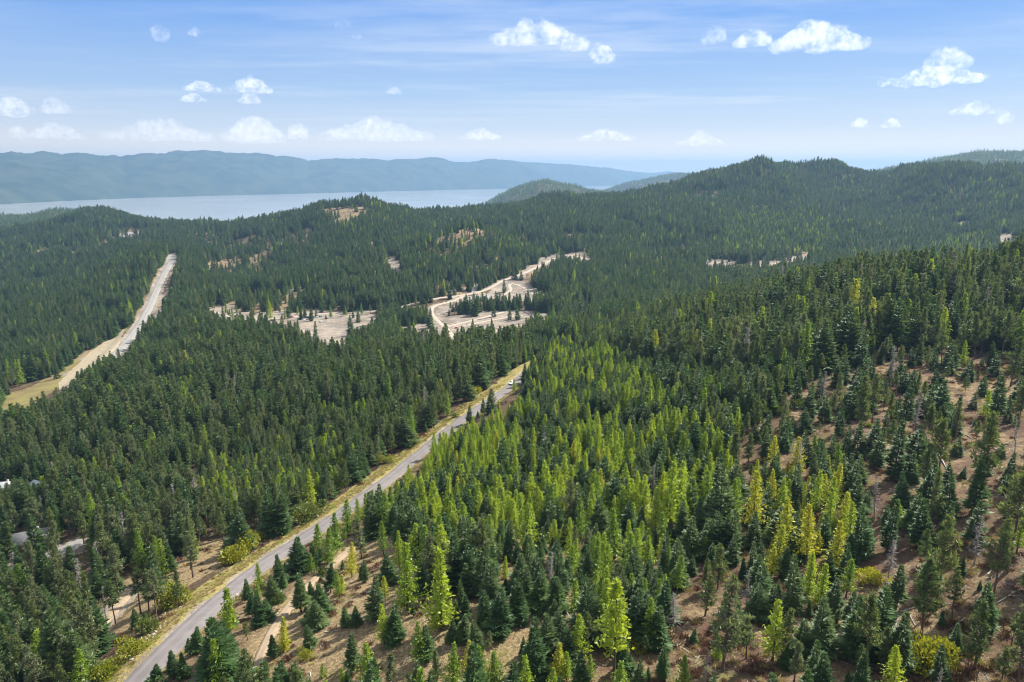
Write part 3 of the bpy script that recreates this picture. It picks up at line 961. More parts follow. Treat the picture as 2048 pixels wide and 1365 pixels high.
# ------------------------------------------------------------------ the ground sheet
az = np.concatenate([np.arange(-180, -43, 4.0), np.arange(-43, 43.001, 0.115), np.arange(47, 180, 4.0)])
rr = np.concatenate([[6.0, 20.0, 40.0], np.geomspace(60, 9000, 690)])
AZ, RR = np.meshgrid(np.radians(az), rr, indexing='ij')
GX, GY = RR * np.sin(AZ), RR * np.cos(AZ)
GZ = np.maximum(height(GX, GY), LAKE_Z - 6.0)
na, nr = GX.shape
i0 = np.arange(na)[:, None] * nr + np.arange(nr - 1)[None, :]
i1 = ((np.arange(na) + 1) % na)[:, None] * nr + np.arange(nr - 1)[None, :]
Fq = np.stack([i0, i0 + 1, i1 + 1, i1], -1).reshape(-1, 4)
V = np.stack([GX, GY, GZ], -1).reshape(-1, 3)
gm = mesh_np('ground', V, Fq, [ground_material()], None, True)
GPX, GPY, GPD = project(V)
RB, _, RW = road_near(V[:, 0], V[:, 1])
GR = RR.ravel()
ATT = {}
side = V[:, 0] - np.interp(V[:, 1], ROADS['paved_road'][0][:, 1], ROADS['paved_road'][0][:, 0])   # > 0: right of the paved road
right_slope = (GPX > 1450) & (GPD > 90) & (GPD < 480)
ATT['open'] = np.where((side > 0) & (GPD < 330), 0.62, np.where(GPD < 900, 0.30, 0.36)) + 0.5 * cover('open', GPX, GPY, GPD)
_gap = fbm(V[:, 0] / 75, V[:, 1] / 75, 51, 4)
ATT['open'] += np.where(GPD > 800, np.clip((_gap - 0.02) * 3, 0, 0.5), 0)
_near = (GPD > 60) & (GPD < 480)
_brown = in_poly(GPX, GPY, BROWN) & _near
_straw = in_poly(GPX, GPY, STRAW) & _near
ATT['brush'] = np.where(_brown, 0.62, np.where(_straw, 0.05, np.where((side > 0) & _near, 0.5, 0.2))) + 0.5 * fbm(V[:, 0] / 14, V[:, 1] / 14, 21, 3)
paved = (RW == 0) & (RB < 9.5) & (RB > -2)
gravel = (RW == 1) & (RB < 7.0)
ATT['verge'] = np.where(paved & (side < 0), 1.0, 0) + np.where(paved & (side >= 0) & (RB < 3), 0.6, 0) + cover('verge', GPX, GPY, GPD) * 0.6
RPX, RPY = ragged(V[:, 0], V[:, 1], GPX, GPY, GPD)
ATT['bare'] = cover('bare', RPX, RPY, GPD) * 1.0 + np.where(((RW >= 2) & (RW != 7) & (RB < 1.5)) | ((RW == 1) & (RB < 3.5)), 0.9, 0) + np.where(paved & (RB < 0.9), 0.5, 0)
ATT['sand'] = cover('sand', GPX, GPY, GPD) * 1.0
ATT['rock'] = cover('rock', GPX, GPY, GPD) * 1.0
ATT['brush'] += np.where((GPD > 800) & cover('open', GPX, GPY, GPD), 0.3, 0)
for k, v in ATT.items():
    a = gm.attributes.new(k, 'FLOAT', 'POINT')
    a.data.foreach_set('value', v.astype(np.float32))
ground_o = obj('ground', gm, kind='structure', label='straw coloured forest floor rolling over hills and hollows', category='ground')
# how high the land already stands against the view, for leaving out trees behind a ridge
fine = (az > -43) & (az < 43)
SLOPE = np.maximum.accumulate((GZ[fine] - CAMZ) / RR[fine], axis=1)
AZF = az[fine]


def seen(x, y, ztop, slack=14.0):
    r = np.hypot(x, y); a = np.degrees(np.arctan2(x, y))
    i = np.clip(np.round((a - AZF[0]) / 0.115).astype(int), 0, len(AZF) - 1)
    j = np.clip(np.searchsorted(rr, r * 0.985) - 1, 0, nr - 1)
    return (ztop + slack - CAMZ) / r > SLOPE[i, j]


# roads ----------------------------------------------------------------------------------------------
ROADMAT = {
    'paved_road': road_material('worn_grey_asphalt', (0.135, 0.118, 0.114), (0.178, 0.156, 0.150)),
    'gravel_road': road_material('pale_gravel', (0.22, 0.205, 0.185), (0.29, 0.27, 0.245)),
    'dirt_road': road_material('pale_graded_dirt', (0.31, 0.25, 0.19), (0.41, 0.335, 0.26)),
    'gravel_track': road_material('stony_track', (0.215, 0.158, 0.10), (0.32, 0.24, 0.155)),
}
ROAD_LABEL = {
    'paved_road': 'grey paved road climbing diagonally through the trees', 'gravel_road': 'straight pale gravel road running up to the saddle',
    'dirt_road': 'pale dirt road winding past the clearing and up the valley', 'dirt_loop': 'curved dirt lane round the tree strip in the clearing',
    'dirt_spur': 'short dirt spur into the tree strip', 'dirt_branch': 'faint dirt lane across the clearing', 'dirt_ring': 'small ring of dirt lane by the clearing',
    'gravel_track': 'stony track beside the paved road', 'dirt_drive': 'pale gravel drive by the grey-roofed house', 'forest_path': 'narrow dirt path among the pines', 'dirt_lane': 'dirt lane past the vehicles parked in the clearing',
}
for nm, (Q, hw, shd) in ROADS.items():
    T = np.gradient(Q[:, :2], axis=0); T /= np.linalg.norm(T, axis=1)[:, None]
    N = np.stack([T[:, 1], -T[:, 0]], -1)
    offs = [-hw - shd, -hw, -hw * 0.5, 0, hw * 0.5, hw, hw + shd]
    dz = [-0.7 - 0.0006 * np.hypot(Q[:, 0], Q[:, 1]), 0, 0.05, 0.08, 0.05, 0, -0.7 - 0.0006 * np.hypot(Q[:, 0], Q[:, 1])]
    wob = 1 + 0.05 * fbm(np.arange(len(Q)) * 0.12, np.zeros(len(Q)), 5, 3)[:, None]
    lift = 0.03 + 0.004 * list(ROADS).index(nm) - (0.03 if nm != 'paved_road' else 0)
    VV = np.stack([np.concatenate([Q[:, :2] + N * o * wob, (Q[:, 2] + z + lift)[:, None]], 1) for o, z in zip(offs, dz)], 1)
    n, k = VV.shape[:2]
    ii = np.arange(n - 1)[:, None] * k + np.arange(k - 1)[None, :]
    F = np.stack([ii, ii + 1, ii + k + 1, ii + k], -1).reshape(-1, 4)
    key = nm if nm in ROADMAT else 'gravel_road' if nm == 'dirt_drive' else 'gravel_track' if nm == 'forest_path' else 'dirt_road'
    me = mesh_np(nm, VV.reshape(-1, 3), F, [ROADMAT[key]], None, True)
    a = me.attributes.new('across', 'FLOAT', 'POINT')
    a.data.foreach_set('value', np.tile(np.array(offs) / hw, n).astype(np.float32))
    obj(nm, me, kind='structure', label=ROAD_LABEL[nm], category='road')

# lake -----------------------------------------------------------------------------------------------
m, t, o = new_mat('lake_water')
p = t.add('ShaderNodeBsdfPrincipled')
p.inputs['Base Color'].default_value = (0.46, 0.45, 0.46, 1)
p.inputs['Roughness'].default_value = 0.12
geo = t.add('ShaderNodeNewGeometry')
mp = t.add('ShaderNodeMapping')
mp.inputs['Scale'].default_value = (1, 2.2, 1)
t.link(geo.outputs['Position'], mp.inputs[0])
n1 = t.noise(mp.outputs[0], 0.02, 6, 0.65)
n2 = t.noise(mp.outputs[0], 0.0012, 4, 0.6)
b = t.add('ShaderNodeBump')
b.inputs['Strength'].default_value = 0.06
b.inputs['Distance'].default_value = 3.0
t.link(n1, b.inputs['Height'])
t.link(b.outputs[0], p.inputs['Normal'])
t.link(t.math('ADD', 0.04, t.math('MULTIPLY', n2, 0.14)), p.inputs['Roughness'])
t.link(p.outputs[0], o.inputs['Surface'])
gx, gy = np.meshgrid(np.linspace(-14500, 14500, 47), np.linspace(1500, 24500, 38), indexing='ij')
ii = np.arange(46)[:, None] * 38 + np.arange(37)[None, :]
obj('lake', mesh_np('lake', np.stack([gx, gy, np.full_like(gx, LAKE_Z)], -1).reshape(-1, 3), np.stack([ii, ii + 38, ii + 39, ii + 1], -1).reshape(-1, 4), [m]), kind='structure', label='wide calm pale lake below the blue mountains', category='lake')

# mountains across the lake ---------------------------------------------------------------------------
pxs = np.linspace(-420, 1900, 1100)
crest_px = [-420, -200, -60, 0, 60, 110, 180, 230, 268, 300, 350, 420, 480, 520, 570, 600, 628, 655, 700, 740, 782, 800, 845, 880, 915, 940, 968, 1000, 1060, 1120, 1180, 1230, 1300, 1400, 1600, 1900]
crest_py = [312, 306, 309, 309, 303, 307, 308, 310, 315, 307, 306, 303, 306, 306, 311, 313, 322, 318, 319, 319, 323, 319, 318, 317, 324, 325, 320, 320, 324, 328, 333, 340, 345, 345, 346, 346]
crest_d = np.interp(pxs, [-420, 0, 600, 1000, 1300, 1900], [12500, 13500, 17500, 22000, 30000, 33000]) * 0.643
shore_d = np.interp(pxs, [-420, 0, 300, 600, 1000, 1300, 1900], [8500, 9800, 12500, 14800, 19000, 25500, 28000]) * 0.643
cz = ray(pxs, np.interp(pxs, crest_px, crest_py))[:, 2] * crest_d + CAMZ - LAKE_Z
cz0 = np.maximum(cz, 60)
cz = cz + fbm(pxs / 9, pxs * 0, 91, 3) * 26 + fbm(pxs / 38, pxs * 0, 92, 3) * 50
cz = np.maximum(cz, 60)
ns = 56
sv = np.linspace(-0.12, 1.35, ns)
MX = np.zeros((len(pxs), ns)); MY = MX.copy(); MZ = MX.copy()
for j, s_ in enumerate(sv):
    d = shore_d + (crest_d - shore_d) * s_
    MX[:, j] = (pxs - W / 2) / FPX * d; MY[:, j] = d * (CP * CP + SP * SP)
    prof = np.where(s_ < 0, s_ * 0.6, np.sin(np.clip(s_, 0, 1) * math.pi / 2) ** 0.8 if s_ <= 1 else 1 - (s_ - 1) * 1.2)
    MZ[:, j] = cz0 * prof + (cz - cz0) * np.clip(1 - abs(s_ - 1) / 0.22, 0, 1)
rid = np.abs(fbm(MX / 1000, MY / 1700, 31, 5)) * 2
env = np.clip(np.sin(np.clip(sv, 0, 1) * math.pi), 0, 1)[None, :]
MZ = MZ - rid * 200 * env + fbm(MX / 200, MY / 200, 35, 3) * 18 * np.clip(sv, 0, 1)[None, :]
MZ[:, sv <= 0] = np.minimum(MZ[:, sv <= 0], -1.5) * 1.0
MZ = np.maximum(MZ, -6) + LAKE_Z
ii = np.arange(len(pxs) - 1)[:, None] * ns + np.arange(ns - 1)[None, :]
mm, t, o = new_mat('distant_forested_slopes')
df = t.add('ShaderNodeBsdfDiffuse')
geo = t.add('ShaderNodeNewGeometry')
t.link(t.mix(t.ramp(t.noise(geo.outputs['Position'], 0.004, 8, 0.7), 0.35, 0.65), (0.022, 0.042, 0.028), (0.060, 0.075, 0.045)), df.inputs['Color'])
t.link(df.outputs[0], o.inputs['Surface'])
obj('mountains', mesh_np('mountains', np.stack([MX, MY, MZ], -1).reshape(-1, 3), np.stack([ii, ii + ns, ii + ns + 1, ii + 1], -1).reshape(-1, 4), [mm], None, True),
    kind='structure', label='long blue mountain range beyond the lake', category='mountains')

# haze: one box of even pale air ------------------------------------------------------------------------
t = Tri()
t.box(-15500, 15500, -9500, 25500, LAKE_Z - 8.0, 770.0)
hm, tt, o = new_mat('pale_air')
pv = tt.add('ShaderNodeVolumePrincipled')
pv.inputs['Color'].default_value = (0.255, 0.41, 0.61, 1)
pv.inputs['Density'].default_value = 8.4e-5
pv.inputs['Anisotropy'].default_value = 0.25
tt.link(pv.outputs[0], o.inputs['Volume'])
obj('haze', t.mesh('haze', [hm]), kind='stuff', label='thin bluish summer haze over lake and hills', category='haze')

# ------------------------------------------------------------------ trees
# trees one can tell apart near the camera: pixel of the foot (px, py), pixel row of the tip, kind, style
HAND = []


def crop(ox, oy, rows, k=3.211):
    for (x, yt, yb, kind, st) in rows:
        HAND.append((ox + x / k, oy + yb / k, oy + yt / k, kind, st))


Lm, Lg, Lo, Fd, Fb, Po, Pg, Dd = ('larch', 'lime'), ('larch', 'green'), ('larch', 'gold'), ('fir', 'dark'), ('fir', 'blue'), ('pine', 'olive'), ('pine', 'grey'), ('dead', 'snag')


def rows(*a):
    return [(x, yt, yb, *ks) for x, yt, yb, ks in a]


crop(512, 940, rows((1190, 505, 1030, Lm), (970, 465, 900, Lm), (1170, 290, 660, Lg), (850, 540, 735, Fb), (770, 690, 960, Fb), (830, 680, 850, Lo), (822, 865, 1120, Lm), (895, 865, 1100, Fd),
    (620, 1055, 1290, Fb), (735, 1110, 1420, Lm), (480, 610, 790, Fd), (540, 650, 825, Lg), (615, 470, 690, Lo), (290, 660, 910, Fb), (410, 740, 930, Fd), (375, 840, 1025, Fb), (345, 1000, 1135, Fb),
    (180, 940, 1165, Lo), (110, 1060, 1210, Fb), (680, 310, 570, Pg), (270, 440, 690, Fd), (365, 470, 640, Fd), (400, 350, 570, Lg), (460, 370, 600, Lg), (510, 270, 520, Lg), (590, 195, 430, Lg),
    (665, 190, 340, Lg), (710, 150, 310, Lg), (755, 130, 280, Lg), (150, 550, 745, Fd), (30, 590, 760, Lg), (100, 680, 860, Fb), (20, 790, 1000, Fd), (65, 830, 930, Fd),
    (1060, 610, 800, Fd), (1340, 610, 835, Fb), (1400, 500, 750, Fd), (1520, 600, 870, Fd), (1570, 770, 1055, Fd), (1350, 810, 970, Fd), (1260, 950, 1115, Fb), (1415, 970, 1175, Fb), (1340, 930, 1095, Fb),
    (1050, 975, 1240, Lg), (1095, 1000, 1210, Fd), (1265, 1110, 1420, Lg), (1365, 1100, 1285, Lo), (1455, 1130, 1450, Lg), (1540, 1165, 1460, Lg), (1160, 1150, 1420, Pg), (1040, 1230, 1440, Fb), (860, 1170, 1420, Pg),
    (560, 1270, 1440, Lm), (600, 1280, 1430, Fb), (180, 1220, 1400, Fd), (245, 1250, 1400, Fd), (20, 1280, 1430, Lm), (70, 1220, 1305, Fb), (870, 110, 340, Lg), (895, 215, 410, Fd), (820, 330, 550, Lg),
    (920, 390, 620, Lm), (1000, 420, 610, Lo), (700, 580, 720, Fb), (1180, 770, 1000, Lg), (450, 780, 860, Fb), (1010, 860, 940, Fb), (420, 680, 720, Fb), (1600, 560, 700, Lm), (690, 600, 700, Fd)))
crop(1024, 940, rows((440, 190, 480, Lg), (590, 405, 685, Lm), (660, 245, 570, Lg), (1000, -60, 385, Lm), (1270, 130, 395, Fd), (790, 370, 640, Lm), (870, 420, 640, Lm), (1000, 390, 645, Fb), (1075, 560, 765, Fb),
    (900, 640, 900, Fb), (880, 815, 1090, Fb), (790, 760, 1090, Fb), (650, 710, 1400, ('larch', 'spar')), (590, 710, 1130, Lm), (480, 730, 1110, Fb), (160, 640, 895, Fd), (90, 620, 860, Fb), (60, 740, 985, Fd), (20, 700, 985, Fd),
    (400, 700, 955, Lg), (290, 890, 1085, Fb), (270, 830, 990, Fb), (70, 1080, 1205, Fb), (135, 1090, 1225, Fb), (285, 1110, 1345, Lo), (350, 1170, 1350, Lm), (500, 1190, 1345, Lg), (200, 1180, 1345, Fb),
    (1350, 680, 1295, Pg), (1320, 480, 775, Po), (960, 1130, 1345, Fd), (1100, 1190, 1420, Lg), (1580, 735, 965, Fb), (1540, 0, 430, Lo), (1410, 60, 340, Lg), (560, 180, 435, Fb), (720, 70, 330, Fd),
    (80, 220, 560, Lm), (510, 90, 300, Lm), (230, 1010, 1090, Lm), (185, 1040, 1130, Fb), (1170, 1020, 1110, Fb), (870, 1270, 1350, Fd), (1040, 780, 1040, Dd), (1500, 640, 900, Dd), (370, 60, 390, Pg), (1600, 600, 900, Fd), (20, -20, 230, Lg),
    (1240, 620, 790, Po), (720, 1290, 1400, Fb)))
crop(1536, 940, rows((28, 830, 1225, Lm), (150, 550, 910, Fb), (110, 190, 520, Lo), (330, 600, 880, Lm), (430, 330, 665, Lo), (240, 220, 620, Lo), (390, 110, 420, Lm), (485, 140, 390, Lo), (300, 10, 310, Lm), (215, 180, 355, Lo),
    (20, 0, 220, Lo), (180, 0, 210, Fb), (590, 240, 565, Fd), (760, 195, 535, Fd), (965, 190, 500, Fd), (1005, 300, 490, Fb), (1080, 290, 900, Po), (980, 570, 1090, Po), (1330, 845, 1285, Po), (1305, 200, 500, Fb),
    (1530, 20, 660, Po), (1310, -60, 300, Fd), (1150, 50, 310, Fd), (635, 130, 265, Fd), (415, 700, 925, Fb), (325, 820, 1180, Fb), (525, 780, 1010, Fb), (620, 820, 1400, Po), (805, 1120, 1440, Lm), (285, 1110, 1420, Fd),
    (1600, 860, 1420, Pg), (1500, 1130, 1350, Po), (1440, 300, 850, Po), (1320, 290, 610, Dd), (500, 580, 820, Lg), (820, 620, 900, Fb), (1180, 640, 960, Po), (680, 30, 330, Dd), (1050, 0, 360, Po), (260, 540, 820, Lm),
    (430, 900, 1100, Po), (740, 1000, 1300, Po), (60, 350, 600, Lo), (930, 1190, 1300, Lg), (1000, -20, 180, Po)))
crop(0, 940, rows((905, 625, 925, Po), (955, 640, 910, Po), (1000, 495, 690, Po), (1240, 310, 690, Pg), (1225, 330, 640, Po), (1490, 750, 1175, ('larch', 'spar')), (690, 755, 1010, Dd), (1275, 1010, 1165, Fd), (1215, 1085, 1180, Fd),
    (1440, 970, 1180, Fb), (1110, 1160, 1330, Fb), (1190, 1180, 1330, Fd), (1310, 1230, 1400, Fb), (1400, 1160, 1290, Fb), (1020, 1250, 1400, Fd), (580, 660, 1000, Po), (510, 1000, 1270, Po), (230, 960, 1200, Po), (240, 290, 560, Fd),
    (370, 250, 520, Po), (540, 270, 480, Po), (1590, 700, 830, Fd), (1620, 790, 950, Fd), (880, 890, 1010, Fb), (935, 910, 1000, Fb), (1150, 640, 870, Po), (760, 480, 800, Pg), (90, 980, 1330, Po), (330, 1180, 1420, Po), (650, 450, 700, Dd), (520, 570, 840, Dd)))
crop(1348, 640, rows((1090, 330, 680, Po), (1160, 310, 610, Po), (1320, 210, 370, Fd), (1345, 360, 640, Fd), (1560, 360, 600, Fd), (1880, 330, 600, Fd), (1280, 590, 950, Fd), (755, 650, 850, Fd), (585, 715, 860, Fd), (1000, 620, 800, Fd),
    (955, 720, 930, Lg), (1085, 790, 950, Fb), (265, 770, 1010, Fd), (715, 840, 1040, Fb), (655, 570, 730, Fd), (720, 310, 500, Fd), (1455, 720, 1000, Po), (1535, 590, 1010, Po), (1970, 90, 390, Po), (1565, 60, 260, Po), (1680, 30, 230, Po),
    (1780, 530, 1100, Po), (1650, 480, 700, Po), (430, 660, 870, Po), (1990, 560, 790, Dd), (1265, 150, 400, Dd), (630, 165, 400, Lg), (850, 290, 470, Fd), (2020, 350, 600, Po), (860, 720, 890, Po)), 2.926)

TREES = []                # dicts: kind, style, x, y, z, h, px, py, d


def solve_height(P, py_top):
    bt = (H / 2 - py_top) / FPX
    z = P[2] - CAMZ
    fwd = P[1] * CP - z * SP
    up = P[1] * SP + z * CP
    return (bt * fwd - up) / (CP + bt * SP)


for (px, py, pt, kind, st) in HAND:
    P = ground(px, py)
    if P is None:
        continue
    hgt = float(np.clip(solve_height(P, pt), 1.2, 30))
    TREES.append(dict(kind=kind, style=st, x=P[0], y=P[1], z=P[2], h=hgt, hand=True))
HX = np.array([(t_['x'], t_['y'], t_['h']) for t_ in TREES])

ZONES = {
    'lime': [(700, 1015), (800, 945), (885, 850), (1010, 775), (1120, 720), (1330, 800), (1480, 960), (1440, 1060), (1250, 1120), (1100, 1130), (960, 1120), (800, 1060)],
    'bright': [(790, 1000), (840, 930), (900, 860), (960, 870), (960, 960), (1070, 1010), (1060, 1090), (900, 1080), (800, 1070)],
    'gold': [(1480, 1000), (1560, 930), (1700, 960), (1720, 1130), (1660, 1230), (1480, 1200)],
    'sparse': [(480, 1440), (560, 1220), (690, 1100), (790, 1060), (850, 1180), (960, 1250), (1000, 1440)],
    'meadow': [(985, 1250), (1060, 1215), (1110, 1290), (1050, 1340), (980, 1320)],
    'brown': [(1480, 900), (1620, 760), (1760, 700), (2200, 740), (2200, 1500), (1300, 1500), (1330, 1230), (1480, 1100)],
    'band': [(380, 1210), (480, 1150), (640, 1050), (760, 1000), (740, 1050), (620, 1150), (480, 1290), (330, 1440), (250, 1440)],
    'fargold': [(1440, 470), (1500, 420), (1640, 430), (1680, 490), (1640, 515), (1450, 520)],
    'fargold2': [(1860, 500), (1960, 470), (2048, 490), (2048, 520), (1860, 520)],
    'midlime': [(1060, 700), (1180, 690), (1330, 780), (1260, 880), (1050, 850), (980, 820)],
    'leftlime': [(380, 960), (600, 930), (680, 900), (700, 980), (560, 1040), (400, 1040)],
    'pad': [(480, 640), (790, 640), (790, 690), (480, 690)],
}
rng = np.random.default_rng(5)


def candidates(r0, r1, cell, az_half=40):
    R = r1
    xs = np.arange(-R * math.sin(math.radians(az_half)), R * math.sin(math.radians(az_half)), cell)
    ys = np.arange(40, R, cell)
    X, Y = np.meshgrid(xs, ys)
    X = (X + rng.uniform(-0.46, 0.46, X.shape) * cell).ravel(); Y = (Y + rng.uniform(-0.46, 0.46, Y.shape) * cell).ravel()
    r = np.hypot(X, Y)
    k = (r >= r0) & (r < r1) & (np.abs(np.degrees(np.arctan2(X, Y))) < az_half)
    return X[k], Y[k], r[k]


def plant(r0, r1, cell):
    x, y, r = candidates(r0, r1, cell)
    z = height(x, y)
    ok = z > LAKE_Z + 3
    x, y, r, z = x[ok], y[ok], r[ok], z[ok]
    px, py, d = project(np.stack([x, y, z], -1))
    eb, _, ew = road_near(x, y)
    Z = {k: in_poly(px, py, v) for k, v in ZONES.items()}
    near = d < 700
    side = x - np.interp(y, ROADS['paved_road'][0][:, 1], ROADS['paved_road'][0][:, 0])
    n = len(x)
    dens = np.full(n, 480.0)
    mix = np.tile(np.array([0.10, 0.50, 0.39, 0.01]), (n, 1))       # larch, fir, pine, dead
    hlo, hhi = np.full(n, 11.0), np.full(n, 19.0)

    def setz(mask, de, mx, lo, hi):
        dens[mask] = de; mix[mask] = mx; hlo[mask] = lo; hhi[mask] = hi
    # the pinewood left of the paved road
    setz(near & (side < 0), 390, (0.07, 0.30, 0.61, 0.02), 11, 19)
    setz(near & (side < 0) & (d > 420), 380, (0.05, 0.45, 0.49, 0.01), 14, 25)
    setz(near & Z['leftlime'], 640, (0.30, 0.30, 0.40, 0.0), 10, 15)
    # right of it
    setz(near & (side > 0), 620, (0.12, 0.50, 0.36, 0.02), 10, 17)
    setz(near & (side > 0) & (px > 1250) & (py < 760), 430, (0.06, 0.34, 0.58, 0.02), 14, 24)
    setz(near & Z['brown'], 185, (0.07, 0.52, 0.32, 0.09), 3.5, 13)
    setz(near & Z['lime'], 640, (0.66, 0.30, 0.03, 0.01), 7.5, 15)
    setz(near & Z['midlime'], 800, (0.45, 0.47, 0.08, 0.0), 8, 15)
    setz(near & Z['bright'], 1000, (0.80, 0.19, 0.01, 0.0), 7, 12)
    setz(near & (py > 1080) & (px > 980) & ~Z['brown'] & (side > 0), 520, (0.30, 0.62, 0.06, 0.02), 5, 12)
    setz(near & Z['gold'], 420, (0.42, 0.50, 0.05, 0.03), 6, 13)
    setz(near & Z['sparse'], 70, (0.30, 0.66, 0.04, 0.0), 2.5, 7)
    setz(near & Z['band'], 210, (0.40, 0.56, 0.04, 0.0), 2.0, 6)
    setz(near & Z['meadow'], 60, (0.2, 0.8, 0.0, 0.0), 2, 4)
    # far slopes
    far = ~near
    setz(far, 520, (0.04, 0.66, 0.285, 0.005), 11, 27)
    lp = fbm(x / 170, y / 170, 41, 4)
    setz(far & (lp > 0.13), 500, (0.14, 0.64, 0.21, 0.01), 11, 23)
    setz(far & (Z['fargold'] | Z['fargold2']), 500, (0.26, 0.56, 0.18, 0.0), 12, 21)
    gap = fbm(x / 75, y / 75, 51, 4)
    dens *= np.where(near, 1.0, np.clip(1.2 - np.clip((gap - 0.02) * 6.5, 0, 0.95), 0.12, 1.2))
    dens *= np.where(near & ~Z['lime'] & ~Z['sparse'], np.clip(1.1 - np.clip((fbm(x / 16, y / 16, 52, 3) - 0.10) * 4, 0, 0.8), 0.2, 1.2), 1)
    op = cover('open', px, py, d)
    dens = np.where(op & far, dens * 0.13, dens)
    dens = np.where(op & near & ~Z['brown'] & (side < 0), dens * 0.45, dens)
    for k, f in (('bare', 0.012), ('sand', 0.0), ('rock', 0.12), ('verge', 0.02)):
        qx, qy = ragged(x, y, px, py, d)
        dens = np.where(cover(k, qx, qy, d), dens * f, dens)
    # no tall trees in front of the open places
    for f_ in (0.3, 0.55, 0.8):
        yy = py - FPX * (hlo * 0.35 + hhi * 0.65) / d * f_
        for k, f in (('bare', 0.06), ('sand', 0.06), ('view', 0.12), ('glimpse', 0.3)):
            cov = np.zeros(n, bool)
            for poly, _a, d1 in POLY[k]:
                cov |= in_poly(px, yy, poly) & (d < d1)
            dens = np.where(cov, dens * (f if f_ < 0.7 or k == 'view' else 0.5), dens)
    # keep the roads and their verges free
    clear = np.where(ew == 0, np.where(side < 0, 10.0, 1.8), np.where(ew == 1, 4.5, np.where(ew == 7, 1.0, np.where(ew >= 8, 1.5, 2.2))))
    dens = np.where((eb < clear) & (ew >= 0), 0, dens)
    # the strip of tall firs inside the clearing and the houses' yards
    keep = rng.random(n) < dens * cell * cell / 1e4
    for (hx, hy, rad) in YARDS:
        keep &= np.hypot(x - hx, y - hy) > rad
    if r0 < 500:
        for (hx, hy, hh) in HX:
            keep &= np.hypot(x - hx, y - hy) > 1.0 + 0.13 * hh
    cl = fbm(x / 15, y / 15, 71, 3)
    tweak = np.where(near & (Z['lime'] | Z['midlime'] | Z['bright']), np.clip(1 + cl * 3.4, 0.25, 1.9), np.clip(1 + cl * 2.0, 0.3, 1.8))
    l0 = mix[:, 0].copy()
    mix[:, 0] = np.minimum(l0 * tweak, 0.95)
    rest = np.maximum(1 - l0, 1e-3)
    mix[:, 1:] *= ((1 - mix[:, 0]) / rest)[:, None]
    c = np.cumsum(mix, 1)
    u = rng.random(n)
    ki = np.minimum((u[:, None] > c).sum(1), 3)
    hgt = hlo + (hhi - hlo) * rng.beta(1.8, 1.8, n)
    hgt = hgt * np.clip(1 + 0.75 * fbm(x / 26, y / 26, 81, 3), 0.6, 1.4)
    hgt = np.where(rng.random(n) < np.where(near & (side > 0), 0.27, 0.16), hgt * rng.uniform(0.3, 0.7, n), hgt)
    vis = seen(x, y, z + hgt)
    inx = (px > -160) & (px < 2210) & (py - FPX * hgt / d < 1420)
    keep &= vis & (inx | (r < 380))
    i = np.nonzero(keep)[0]
    su = rng.random(n)
    bright = Z['bright'] | Z['leftlime'] | Z['lime']
    style = np.where(ki == 0, np.where(Z['gold'], np.where(su < 0.5, 2, 0), np.where(bright, np.where(su < 0.80, 0, np.where(su < 0.97, 1, 2)), np.where(su < 0.62, 1, np.where(su < 0.97, 0, 2)))),
                     np.where(ki == 1, np.where(su < (0.55), 0, 1), np.where(su < 0.6, 0, 1)))
    return x[i], y[i], z[i], hgt[i], ki[i], style[i], px[i], py[i], d[i]


# houses first: their yards stay free of trees ------------------------------------------------------------
HOUSES = [  # pixel of the middle of the front foot, yaw, width, depth, wall height, wall, roof, label
    (62, 1090, 0.5, 13, 9, 3.2, 'house_wood', 'roof_grey', 'brown house with grey shingle roof beside the pale gravel drive'),
    (6, 985, 0.2, 11, 8, 3.0, 'house_pale', 'roof_metal', 'white-roofed house deep among the pines near the picture edge'),
    (78, 978, -0.4, 6, 5, 2.6, 'house_pale', 'roof_metal', 'small white-roofed shed among the pines beside the white-roofed house'),
    (376, 966, 0.6, 9, 7, 3.0, 'house_wood', 'roof_grey', 'grey-roofed cabin hidden in the pinewood behind the yellow shrubs'),
    (222, 792, 0.3, 9, 7, 3.0, 'house_wood', 'roof_brown', 'small brown cabin in the dense pinewood below the sand bank'),
    (38, 590, 0.35, 26, 16, 6.0, 'house_wood', 'roof_brown', 'large brown lodge with gabled roof on the far wooded slope'),
    (74, 566, 0.1, 28, 12, 4.5, 'house_pale', 'roof_green', 'long pale green metal-roofed barn above the brown lodge'),
    (142, 586, -0.2, 18, 12, 4.5, 'house_pale', 'roof_metal', 'white metal-roofed house on the far slope beside the lodge'),
    (132, 589, 0.5, 9, 8, 3.5, 'house_pale', 'roof_metal', 'small white outbuilding leaning against the slope by the white-roofed house'),
    (200, 649, 0.2, 12, 8, 3.5, 'house_pale', 'roof_green', 'pale green roof among trees beside the gravel road'),
]
YARDS = []
for hrow in HOUSES:
    P = ground(hrow[0], hrow[1])
    YARDS.append((P[0], P[1], max(hrow[3], hrow[4]) * 0.62))
    u_ = -P[:2] / np.linalg.norm(P[:2])                        # the strip towards the view that lets the house show
    for s_ in (8, 16) if P[1] < 500 else (12, 24):
        YARDS.append((P[0] + u_[0] * s_, P[1] + u_[1] * s_, 5 if P[1] < 500 else 8))
for (px, py, rad) in ((150, 1092, 9), (215, 1230, 5), (342, 1212, 6), (474, 1118, 6), (512, 1085, 4), (612, 1040, 6), (265, 1312, 4), (212, 1355, 4), (771, 926, 4), (948, 788, 5), (1740, 1165, 4)):
    P = ground(px, py)
    YARDS.append((P[0], P[1], rad))

parts = [plant(60, 520, 3.0), plant(520, 1200, 4.0), plant(1200, 3400, 5.0), plant(3400, 8000, 11.0)]
X, Y, Z_, HG, KI, ST, PX, PY, DD = [np.concatenate([p[i] for p in parts]) for i in range(9)]
print('trees', len(X), np.bincount(KI))
